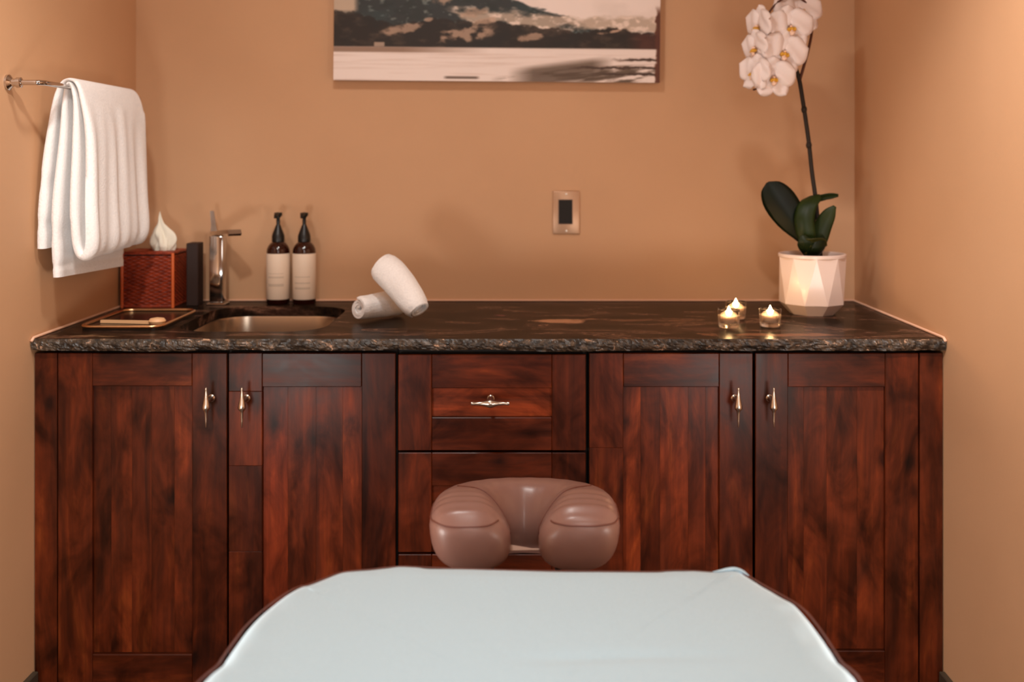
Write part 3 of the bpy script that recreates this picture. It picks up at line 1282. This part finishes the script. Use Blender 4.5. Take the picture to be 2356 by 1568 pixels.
    for yy_, x0_ in ((135, 660), (154, 560), (168, 610)):
        put(soft(2.6 - np.abs(Yp - yy_ + (n3 - .5) * 8), 2) * soft(X - x0_, 50), C(70, 50, 40))
    put(soft(X - (741 + (n2 - .5) * 14), 4) * soft(Yp - 20, 20), C(92, 48, 30))
    put(fh * (1 - lake) * soft(X - 690, 40) * .7, C(84, 40, 28))
    img = np.clip(img, 0, 255) / 255.0
    linc = np.where(img <= .04045, img / 12.92, ((img + .055) / 1.055) ** 2.4)
    rot = math.radians(-0.50)
    x0 = (pL - HX) * sc
    z0 = EYE - (pB - HY) * sc
    xc, zc_ = x0 + W / 2, z0 + Hh / 2
    t = thing('canvas_picture', (xc, YB, zc_), 'unframed canvas print of a snowy lake below dark mountains', 'picture')
    # printed front
    xs = (U - .5) * W
    zs = (V - .5) * Hh
    co = np.zeros((NZ_ * NX_, 3))
    co[:, 0] = xs.ravel()
    co[:, 1] = YC - YB
    co[:, 2] = zs.ravel()
    me = bpy.data.meshes.new('print')
    idx = np.arange(NZ_ * NX_).reshape(NZ_, NX_)
    q = np.stack([idx[:-1, :-1], idx[:-1, 1:], idx[1:, 1:], idx[1:, :-1]], -1).reshape(-1, 4)
    me.vertices.add(len(co))
    me.vertices.foreach_set('co', co.ravel())
    me.loops.add(q.size)
    me.loops.foreach_set('vertex_index', q.ravel())
    me.polygons.add(len(q))
    me.polygons.foreach_set('loop_start', np.arange(0, q.size, 4))
    me.polygons.foreach_set('loop_total', np.full(len(q), 4))
    me.update(calc_edges=True)
    ca = me.color_attributes.new('print_colour', 'FLOAT_COLOR', 'POINT')
    rgba = np.ones((NZ_ * NX_, 4), np.float32)
    rgba[:, :3] = linc.reshape(-1, 3)
    ca.data.foreach_set('color', rgba.ravel())
    pm = mat('canvas_print', (1, 1, 1, 1), .6)
    tt = NT(pm)
    at = tt.n('ShaderNodeAttribute', attribute_name='print_colour')
    tt.l(at.outputs['Color'], tt.b.inputs['Base Color'])
    tt.bump(tt.noise(tt.coords(), 700, 2), .15, .001)
    me.materials.append(pm)
    po = bpy.data.objects.new('print', me)
    COL.objects.link(po)
    po.parent = t
    sm = MB().box(xc - W / 2, xc + W / 2, YC + .0003, YB - .002, z0, z0 + Hh, .001)
    sm.build('canvas_side', mat('canvas_side', lin(188, 160, 140), .8), t)
    t.rotation_euler = (0, -rot, 0)


canvas()

# ------------------------------------------------------------------ wall switch
yp = YB - .007
x0, x1 = (1272 - HX) * yp / F, (1334 - HX) * yp / F
z1, z0 = EYE - (439 - HY) * yp / F, EYE - (538 - HY) * yp / F
sw = thing('wall_outlet', ((x0 + x1) / 2, YB, (z0 + z1) / 2), 'beige metal wall plate with a black rectangular insert on the back wall', 'wall plate')
MB().box(x0, x1, yp, YB, z0, z1, .003, seg=2).build('plate', mat('plate_nickel', lin(190, 152, 122), .35, .35), sw, smooth=True, angle=40)
xa, xb = (1286 - HX) * yp / F, (1316 - HX) * yp / F
za, zb = EYE - (460 - HY) * yp / F, EYE - (514 - HY) * yp / F
MB().box(xa - .002, xb + .002, yp - .001, yp + .001, zb - .002, za + .002, .0005).build('insert_frame', mat('plate_trim', lin(120, 92, 74), .4), sw)
MB().box(xa, xb, yp - .003, yp, zb, za, .001).build('insert', mat('insert_black', lin(20, 15, 11), .75), sw)
for zc_ in (z1 - .009, z0 + .009):
    MB().lathe(((x0 + x1) / 2, yp, zc_), [(.003, 0), (.0028, .0008), (.0001, .001)], 12, axis=(0, -1, 0)).build('screw', PEWTER, sw)

# ------------------------------------------------------------------ orchid in pot
POX, POY = .788, 2.762
oc = thing('potted_orchid', (POX, POY, CT), 'tall white orchid in a faceted white ceramic pot on the worktop', 'orchid')


def pot():
    N = 9
    m = MB()
    rt, rm, rb = .0885, .0865, .058
    zt_, za_, zm, z0_ = 1.062, 1.052, .930, CT
    ph = math.radians(-98)

    def rp(r, z, n, off=0.0):
        return [(POX + r * math.cos(ph + 2 * math.pi * (k + off) / n), POY + r * math.sin(ph + 2 * math.pi * (k + off) / n), z) for k in range(n)]
    top, mid, bot = rp(rt, za_, N), rp(rm, zm, N, .5), rp(rb, z0_, N, .5)
    fs = []
    for k in range(N):
        k1 = (k + 1) % N
        fs.append((k, N + k, k1))
        fs.append((k1, N + k, N + k1))
        fs.append((N + k, 2 * N + k, 2 * N + k1, N + k1))
    fs.append(tuple(2 * N + k for k in range(N)))
    m.add(top + mid + bot, fs)
    q = 8
    n2 = N * q
    ngon = []
    for k in range(N):
        a, b = Vector(top[k]), Vector(top[(k + 1) % N])
        ngon += [tuple(a.lerp(b, i / q)) for i in range(q)]
    rs = [ngon] + [rp(rt + dr, zt_ + dz, n2) for dr, dz in ((0, -.0085), (.0005, -.002), (-.001, 0), (-.005, 0), (-.007, -.004), (-.010, -.040), (-.011, -.045))]
    m.add([p for R_ in rs for p in R_], [(i * n2 + k, i * n2 + (k + 1) % n2, (i + 1) * n2 + (k + 1) % n2, (i + 1) * n2 + k) for i in range(len(rs) - 1) for k in range(n2)])
    m.build('pot', CERAM, oc)
    MB().lathe((POX, POY, 1.018), [(.0765, 0), (.0765, .004), (.05, .008), (.0001, .010)], 24).build('bark', MOSS, oc)


pot()
YO = 2.76


def leaf(pts, widths, side, tone, fold=.25, n=18, name='leaf'):
    c = catmull([tuple(p) + (w_,) for p, w_ in zip(pts, widths)], n)
    side = Vector(side).normalized()
    m = MB()
    cs = [Vector(q[:3]) for q in c]
    vs, fs = [], []
    K = 9
    for i, q in enumerate(c):
        t = (cs[min(i + 1, n - 1)] - cs[max(i - 1, 0)]).normalized()
        s_ = (side - t * side.dot(t)).normalized()
        nn = t.cross(s_)
        for k in range(K):
            u = (k / (K - 1) - .5) * 2
            vs.append(cs[i] + s_ * u * q[3] + nn * (abs(u) ** 1.5 * q[3] * fold))
    for i in range(n - 1):
        for k in range(K - 1):
            fs.append((i * K + k, i * K + k + 1, (i + 1) * K + k + 1, (i + 1) * K + k))
    m.add(vs, fs)
    return m.build(name, LEAF, oc, smooth=True, color=tone, solid=.0022)


b = P(1868, 572, YO)
leaf([b, P(1850, 545, YO - .005), P(1822, 505, YO - .012), P(1793, 462, YO - .018), P(1774, 432, YO - .02), P(1766, 419, YO - .02)],
     [.012, .022, .040, .044, .030, .004], (0.72, -.25, .55), T(.28, .6, .9), .18)
leaf([P(1862, 576, YO - .02), P(1855, 545, YO - .04), P(1850, 505, YO - .045), P(1858, 470, YO - .035), P(1876, 452, YO - .02), P(1884, 447, YO - .01)],
     [.014, .024, .025, .024, .017, .004], (1, -.35, .0), T(1.1, 1.0, 1.0), .30, 26)
leaf([P(1868, 560, YO), P(1872, 500, YO + .005), P(1876, 462, YO), P(1895, 453, YO - .01), P(1912, 450, YO - .015), P(1929, 449, YO - .02)],
     [.006, .008, .010, .0095, .009, .004], (.1, -.5, .85), T(.9, .9, .9), .2)
leaf([P(1876, 575, YO - .02), P(1882, 550, YO - .03), P(1893, 520, YO - .035), P(1908, 492, YO - .04), P(1921, 474, YO - .042)],
     [.016, .024, .023, .017, .004], (.9, -.3, -.45), T(1.3, 1.1, .9), .30)
leaf([P(1850, 586, YO - .03), P(1852, 562, YO - .045), P(1868, 556, YO - .06), P(1890, 556, YO - .05), P(1900, 566, YO - .035)],
     [.008, .012, .014, .012, .004], (0, -.6, .8), T(2.2, 1.5, .8), .25)
leaf([P(1868, 592, YO - .03), P(1858, 572, YO - .05), P(1852, 556, YO - .06), P(1846, 540, YO - .055)],
     [.016, .022, .020, .006], (1, -.2, 0), T(.8, .8, .8), .30)
leaf([P(1874, 592, YO - .03), P(1884, 575, YO - .055), P(1888, 560, YO - .058), P(1896, 545, YO - .05)],
     [.014, .020, .016, .005], (1, .3, 0), T(.7, .7, .7), .30)
m = MB()
m.tube([tuple(p) for p in catmull([tuple(P(1888, 590, YO)), tuple(P(1878, 470, YO)), tuple(P(1868, 395, YO)), tuple(P(1860, 320, YO)),
                                    tuple(P(1846, 225, YO)), tuple(P(1838, 180, YO)), tuple(P(1828, 150, YO))], 40)], .0058, 10)
for a in (332, 250):
    p = P(1861 if a == 332 else 1850, a, YO)
    m.lathe(p, [(.0062, -.010), (.0082, -.002), (.0062, .006)], 12)
m.build('stem', STEM, oc, smooth=True)
m = MB()
spine = [P(1839, 188, YO), P(1850, 150, YO), P(1862, 105, YO), P(1868, 65, YO + .01), P(1862, 20, YO + .01), P(1835, -8, YO), P(1800, -2, YO - .01), P(1770, 28, YO - .01),
         P(1756, 70, YO - .01), P(1752, 130, YO - .01), P(1752, 170, YO - .01), P(1748, 200, YO - .012), P(1736, 206, YO - .02)]
spc = [tuple(p) for p in catmull([tuple(p) for p in spine], 70)]
m.tube(spc, [.0042 - .0024 * i / 69 for i in range(70)], 8)
m.build('flower_spike', STEM2, oc, smooth=True)


def petal_mesh(m, M, L, W, ang, cup, mi=0, base=.006, tipw=.85):
    """rounded petal pointing along angle ang in the flower's plane"""
    d = Vector((math.cos(ang), 0, math.sin(ang)))
    s_ = Vector((-math.sin(ang), 0, math.cos(ang)))

    def fn(u, v):
        # v along, u across
        w_ = W * max(.12 if v < .5 else .02, (1 - abs(2 * v ** tipw - 1) ** 2.3)) ** (1 / 2.0)
        uu = (u - .5) * 2
        p = d * (base + v * L) + s_ * uu * w_ + Vector((0, -1, 0)) * (cup * (math.sin(v * math.pi * .8)) - .004 * abs(uu) ** 2 * 1.5 + .0025 * math.sin(v * 9 + uu * 3))
        return M @ p
    m.grid(fn, 9, 15, mi)


def flower(px, py, Y, size, yaw=0, pitch=0, roll=0, k=0):
    c = P(px, py, Y)
    R_ = size * Y / F / 2
    M = Matrix.Translation(c) @ Matrix.Rotation(math.radians(yaw), 4, 'Z') @ Matrix.Rotation(math.radians(pitch), 4, 'X') @ Matrix.Rotation(math.radians(roll), 4, 'Y')
    # centre column and pedicel = the flower part
    m = MB()
    m.lathe(M @ Vector((0, 0, .002)), [(.0001, -.002), (.0035, 0), (.0038, .006), (.0026, .010), (.0001, .011)], 10, axis=(M.to_3x3() @ Vector((0, -1, .1))))
    back = M @ Vector((0, .012, 0))
    near = min((Vector(q) for q in spc), key=lambda q: (q - back).length)
    m.tube([tuple(q) for q in catmull([tuple(M @ Vector((0, 0, 0))), tuple(back), tuple((back + near) / 2 + Vector((0, 0, .006))), tuple(near)], 10)], .0013, 6)
    f = m.build('flower', LIPW, oc, smooth=True)
    sp = []
    for ang, L, W_ in ((90, .95, .46), (-128, .92, .42), (-52, .92, .42)):
        mm = MB()
        petal_mesh(mm, M @ Matrix.Translation((0, .003, 0)), R_ * L, R_ * W_, math.radians(ang), .002)
        mm.build('sepal', PETAL, f, smooth=True, solid=.0007)
    for ang in (172, 8):
        mm = MB()
        petal_mesh(mm, M, R_ * 1.0, R_ * .66, math.radians(ang + (14 if ang < 90 else -14)), .006, tipw=.80)
        mm.build('petal', PETAL, f, smooth=True, solid=.0007)
    mm = MB()
    # lip: a small three lobed cup
    for a_, l_, w_, mi in ((-90, .32, .13, 1), (-150, .20, .10, 0), (-30, .20, .10, 0)):
        petal_mesh(mm, M @ Matrix.Translation((0, -.006, -.002)), R_ * l_, R_ * w_, math.radians(a_), .008, mi, base=.001)
    mm.lathe(M @ Vector((0, -.010, -.004)), [(.0001, -.005), (.0045, -.003), (.0055, .001), (.0001, .005)], 10, mi=0)
    mm.build('lip', [LIP, LIPW], f, smooth=True, solid=.0007)


flower(1838, 25, YO - .005, 112, 8, -22, -4)
flower(1745, 62, YO - .02, 96, -72, 5, 8)
flower(1738, 112, YO - .03, 84, -66, 8, -4)
flower(1819, 64, YO - .045, 104, 4, -4, -6)
flower(1804, 122, YO - .055, 106, 6, -2, 10)
flower(1735, 168, YO - .045, 84, -52, 0, 8)
flower(1780, 180, YO - .065, 94, -4, 4, 0)
m = MB()
for (px, py, s_) in ((1735, 206, .0035), (1741, 204, .003)):
    c = P(px, py, YO - .02)
    m.lathe(c, [(.0001, -s_ * 1.3), (s_, 0), (.0001, s_ * 1.4)], 10, axis=(1, 0, .2))
m.build('bud', STEM2, oc, smooth=True)

# ------------------------------------------------------------------ tealights


def tealight(px, Y, label):
    x = (px - HX) * Y / F
    t = thing('tealight_holder', (x, Y, CT), label, 'candle', 'tealights in clear glass cups')
    r = .0265
    MB().lathe((x, Y, CT), [(.0001, .0005), (r - .004, .0005), (r - .0015, .003), (r + .0005, .030), (r + .001, .044), (r - .0005, .045), (r - .0020, .044),
                             (r - .0026, .030), (r - .0040, .011), (.014, .009), (.0001, .009)], 36).build('glass_cup', GLASS, t, smooth=True, angle=60)
    MB().lathe((x, Y, CT), [(.0001, .0125), (.0185, .0125), (.0195, .014), (.0205, .0285), (.0208, .0290), (.0198, .0288)], 32, closed_top=False).build(
        'candle_cup', CAND_AL, t, smooth=True, angle=50)
    MB().lathe((x, Y, CT), [(.0188, .016), (.0192, .0262), (.004, .0255), (.0001, .0255)], 28).build('wax', WAX, t, smooth=True, angle=50)
    MB().lathe((x, Y, CT + .0255), [(.0007, 0), (.0006, .006), (.0001, .0065)], 8).build('wick', BLACKP, t)
    MB().lathe((x, Y, CT + .0285), [(.0001, 0), (.0046, .003), (.0062, .008), (.0050, .014), (.0024, .020), (.0001, .025)], 16).build('flame', FLAME, t, smooth=True)
    d = bpy.data.lights.new('candle_glow', 'POINT')
    d.energy = .28
    d.color = (1, .60, .28)
    d.shadow_soft_size = .005
    lo = bpy.data.objects.new('candle_glow', d)
    COL.objects.link(lo)
    lo.location = (x, Y, CT + .055)


tealight(1677, 2.525, 'lit tealight in clear glass, the front left one of three')
tealight(1693, 2.668, 'lit tealight in clear glass, the rearmost, partly hidden behind another')
tealight(1772, 2.540, 'lit tealight in clear glass standing nearest the white orchid pot')

# ------------------------------------------------------------------ face cradle (headrest)
HC = .008
TY0 = 1.545                                   # far edge of the table
cr = thing('massage_face_cradle', (HC, 1.72, .655), 'brown leather horseshoe headrest cushion at the far end of the massage table', 'headrest')


def hpath(s):
    """s in [-1,1] along the horseshoe; returns centre, tangent angle data, half width, half height"""
    a, bb, yc, arm = .0915, .085, 1.765, .122
    la = math.pi / 2 * (a + bb) / 2
    tot = la + arm
    d = abs(s) * tot
    sg = 1 if s >= 0 else -1
    if d <= la:
        ph = d / la * math.pi / 2
        x, y = a * math.sin(ph), yc + bb * math.cos(ph)
    else:
        e = (d - la)
        x, y = a - .004 * (e / arm) ** 2, yc - e
    return Vector((HC + sg * x, y, 0)), d, la, tot


def hsec(s):
    c, d, la, tot = hpath(s)
    c2 = hpath(min(s + .004, 1.0) if s < 1 else 1)[0]
    c1 = hpath(max(s - .004, -1.0))[0]
    if s >= 1: c1 = hpath(.99)[0]; c2 = hpath(1)[0]
    if s <= -1: c1 = hpath(-1)[0]; c2 = hpath(-.99)[0]
    t = (c2 - c1).normalized()
    out = Vector((0, 0, 1)).cross(t) * 1.0
    if (c - Vector((HC, 1.74, 0))).dot(out) < 0:
        out = -out
    w_ = .055 + (.0660 - .055) * min(1, d / la)
    h_ = .060
    capL = .052
    e = (d - (tot - capL)) / capL
    if e > 0:
        k = max(0, 1 - e ** 2.6) ** (1 / 2.6)
        w_ *= max(k, .02)
        h_ *= max(k, .02) ** .9
    zc_ = .698 - .024 * max(0, (c.y - 1.68)) / .15
    return c, out, w_, h_, zc_, d, la


def hpt(s, th):
    c, out, w_, h_, zc_, d_, la_ = hsec(s)
    p = 2.7
    cc, ss = math.cos(th), math.sin(th)
    x = math.copysign(abs(cc) ** (2 / p), cc) * w_
    z = math.copysign(abs(ss) ** (2 / p), ss) * h_
    ry = .0014 * math.sin(s * 60) * max(0, ss) * (1 if abs(s) > .6 else .2)
    if z > 0:
        z *= 1 - .30 * max(0, min(1, (d_ - la_) / .122))
    x += .007 * z / .06 * (w_ / .06)
    if cc < 0 and z > 0:
        x += .020 * (-cc) * z / .06 * min(1, w_ / .05)
    return c + out * x + Vector((0, 0, zc_ + z + ry))


NS, NTh = 121, 40
ss = []
for i in range(NS):
    u = -1 + 2 * i / (NS - 1)
    ss.append(math.copysign(1 - (1 - abs(u)) ** 1.25, u))
m = MB()
vs = [hpt(s, 2 * math.pi * k / NTh) for s in ss for k in range(NTh)]
fs = [(i * NTh + k, i * NTh + (k + 1) % NTh, (i + 1) * NTh + (k + 1) % NTh, (i + 1) * NTh + k) for i in range(NS - 1) for k in range(NTh)]
fs.append(tuple(reversed(range(NTh))))
fs.append(tuple((NS - 1) * NTh + k for k in range(NTh)))
m.add(vs, fs)
m.build('cushion', LEATHER, cr, smooth=True)
# piping: round the outside and across each lobe
zseam = .032


def seam_pt(s, side):
    c, out, w_, h_, zc_, d_, la_ = hsec(s)
    if h_ <= zseam * 1.02:
        return None
    f = (zseam / h_)
    th = math.asin(min(1, f ** (2.7 / 2)))
    if side < 0:
        th = math.pi - th
    return hpt(s, th) + out * (.0004 * (1 if side > 0 else -1)) + Vector((0, 0, .0004))


pts = []
for s in [x / 200 for x in range(-200, 201)]:
    p = seam_pt(s, 1)
    if p is not None:
        pts.append((s, p))
line = [p for _, p in pts]
head = [seam_pt(s, -1) for s in [x / 200 for x in range(-200, -150)]]
head = [p for p in head if p is not None][:18]
tail = [seam_pt(s, -1) for s in [x / 200 for x in range(200, 150, -1)]]
tail = [p for p in tail if p is not None][:18]
line = list(reversed(head)) + line + tail
MB().tube(line, .0013, 6).build('piping', VINYL, cr, smooth=True)
for sg in (-1, 1):
    ln = []
    for k in range(30):
        th = math.pi * (.42 + .62 * k / 29)
        s = sg * (.44 + .22 * k / 29)
        ln.append(hpt(s, th) + Vector((0, 0, .0005)))
    MB().tube(ln, .0012, 6).build('piping', VINYL, cr, smooth=True)
# support plate, strap and arms
m = MB()
pl = [(HC + .10 * math.sin(a), 1.845 + .035 * math.cos(a)) for a in [math.pi * (-.5 + k / 16) for k in range(17)]] + [(HC + .10, 1.835), (HC - .10, 1.835)]
n = len(pl)
m.add([(x, y, .606) for x, y in pl] + [(x, y, .616) for x, y in pl], [tuple(range(n))[::-1], tuple(n + k for k in range(n))] + [(k, (k + 1) % n, n + (k + 1) % n, n + k) for k in range(n)])
m.build('support_plate', BLACKP, cr)
plate([(HC - .048, 1.702, .668), (HC - .02, 1.700, .6665), (HC + .012, 1.698, .665), (HC + .048, 1.698, .665)], [.014, .013, .004, .004], .002, (0, .94, .34)).build(
    'strap', mat('strap_taupe', lin(172, 138, 120), .5), cr)
for sx in (-.06, .06):
    MB().tube([(HC + sx, 1.845, .598), (HC + sx, 1.80, .572), (HC + sx, 1.60, .570), (HC + sx, 1.502, .570)], .006, 10).build('support_rod', BLACKP, cr, smooth=True)

# ------------------------------------------------------------------ massage table
ZTB = .700
pxs = [(450, 1568), (474, 1545), (495, 1528), (507, 1517), (520, 1497), (545, 1462), (570, 1430), (604, 1398), (640, 1370), (668, 1352), (690, 1342), (706, 1339),
       (740, 1326), (780, 1311), (815, 1306), (850, 1303), (885, 1299), (920, 1296), (960, 1297), (1000, 1299), (1120, 1303), (1240, 1306), (1370, 1307), (1500, 1308),
       (1530, 1306), (1560, 1305), (1600, 1306), (1640, 1309), (1660, 1306), (1685, 1304), (1708, 1308), (1725, 1320), (1760, 1341), (1800, 1363), (1835, 1384), (1858, 1405),
       (1882, 1436), (1908, 1474), (1926, 1503), (1936, 1516), (1952, 1528), (1968, 1543), (1985, 1568)]
outl = [((px - HX) * ((EYE - ZTB) * F / (py - HY)) / F, (EYE - ZTB) * F / (py - HY)) for px, py in pxs]
outl += [(.408, 1.10), (.412, .9), (.412, .5), (.412, .1), (.408, -.2), (.38, -.29), (.32, -.33), (.1, -.34), (-.1, -.34), (-.30, -.33), (-.36, -.29), (-.388, -.2), (-.392, .1), (-.392, .5), (-.392, .9), (-.388, 1.10)]
cl = catmull([p for p in outl + [outl[0]]], 300)[:-1]
cl = [(float(p[0]), float(p[1])) for p in cl]


def inset(loop, d):
    n = len(loop)
    out = []
    for i in range(n):
        a, b_ = loop[i - 3], loop[(i + 3) % n]
        t = Vector((b_[0] - a[0], b_[1] - a[1]))
        t.normalize()
        nn = Vector((-t.y, t.x))
        c = Vector((0.01, .65)) - Vector(loop[i])
        if nn.dot(c) < 0:
            nn = -nn
        out.append((loop[i][0] + nn.x * d, loop[i][1] + nn.y * d))
    return out


tbl = thing('massage_table', (0.01, .6, 0), 'brown padded massage table in the foreground beneath a pale sheet', 'massage table')
n = len(cl)


def loops_mesh(levels, capt=True, capb=True):
    m = MB()
    vs = [(x, y, z) for L, z in levels for x, y in L]
    fs = [(i * n + k, i * n + (k + 1) % n, (i + 1) * n + (k + 1) % n, (i + 1) * n + k) for i in range(len(levels) - 1) for k in range(n)]
    if capb: fs.append(tuple(reversed(range(n))))
    if capt: fs.append(tuple((len(levels) - 1) * n + k for k in range(n)))
    return m.add(vs, fs)


loops_mesh([(inset(cl, .026), .622), (inset(cl, .018), .630), (inset(cl, .016), .66), (inset(cl, .018), .676), (inset(cl, .028), .684)]).build('pad', VINYL, tbl, smooth=True, angle=60)
loops_mesh([(inset(cl, .05), .560), (inset(cl, .05), .618)]).build('frame', mat('table_wood', lin(120, 70, 40), .5), tbl)
for lx in (-.30, .32):
    for ly in (-.15, 1.12):
        MB().box(lx - .022, lx + .022, ly - .03, ly + .03, 0, .558, .003).build('leg', mat('table_leg', lin(120, 70, 40), .5), tbl)
# fitted sheet: skirt, rolled edge, top
m = MB()
lv = [(inset(cl, .012), .628), (inset(cl, .004), .640), (inset(cl, -.001), .664), (inset(cl, .000), .680), (inset(cl, .003), .691), (inset(cl, .009), .6975), (inset(cl, .018), .700), (inset(cl, .030), .7008)]
vs = []
for li, (L, z) in enumerate(lv):
    for k, (x, y) in enumerate(L):
        wv = (vnoise(k * .22, li * .3, 4) - .5) * .006 * (1 if li < 4 else .4)
        vs.append((x, y, z + wv * (1 if li > 1 else 1.5)))
base = inset(cl, .030)
NR = 46
for j in range(1, NR):
    f = 1 - j / NR
    for k, (x, y) in enumerate(base):
        # shrink towards the table's centre line
        cxx = .01 + 0
        cyy = max(-.0, min(1.15, y))
        xx, yy = cxx + (x - cxx) * f, cyy + (y - cyy) * f
        fx_, fy_ = xx * 4, yy * 4
        z = .7008
        z += .0030 * (vnoise(fx_ * 1.3 + 5, fy_ * 1.3, 2) - .5) + .0012 * (vnoise(fx_ * 4, fy_ * 3 + 8, 3) - .5)
        # soft cross crease
        z -= .0035 * math.exp(-((yy - (1.245 + .01 * math.sin(xx * 9))) / .012) ** 2) * max(0, min(1, (xx + .03) * 12)) * max(0, min(1, (.30 - xx) * 6))
        vs.append((xx, yy, z))
tot = len(lv) + NR - 1
fs = [(i * n + k, i * n + (k + 1) % n, (i + 1) * n + (k + 1) % n, (i + 1) * n + k) for i in range(tot - 1) for k in range(n)]
# close the narrow gap left along the centre line
last = (tot - 1) * n
fs.append(tuple(last + k for k in range(n)))
m.add(vs, fs)
sh = m.build('fitted_sheet', SHEET, smooth=True, solid=.0012)
tag(sh, 'pale blue white fitted sheet stretched over the massage table', 'sheet')
# gathered pleat near the far right corner
pa = []
for px, py, r_ in ((1640, 1314, .0006), (1656, 1312, .002), (1674, 1309, .003), (1692, 1308, .0032), (1708, 1313, .0024), (1722, 1322, .0006)):
    Y = (EYE - ZTB) * F / (py - HY) - .004
    pa.append((px, py, Y, r_))
m = MB()
cc = catmull([tuple(P(a, b_ + 1, Y)) + (r_,) for a, b_, Y, r_ in pa], 20)
m.tube([tuple(q[:3]) for q in cc], [float(max(q[3], .0006)) for q in cc], 10)
cc = catmull([tuple(P(a, b_, Y)) + (r_,) for a, b_, Y, r_ in ((1642, 1326, 1.505, .0006), (1660, 1319, 1.52, .0026), (1680, 1312, 1.53, .003), (1700, 1309, 1.534, .0016))], 16)
m.tube([tuple(q[:3]) for q in cc], [float(max(q[3], .0006)) for q in cc], 10)
m.build('pleat', SHEET, sh, smooth=True)
MB().tube([(x, y, .6945) for x, y in inset(cl, -.0028)], .0012, 6, closed=True).build('edge_outline', VINYL, sh, smooth=True)  # thin brown line added along the sheet's outline
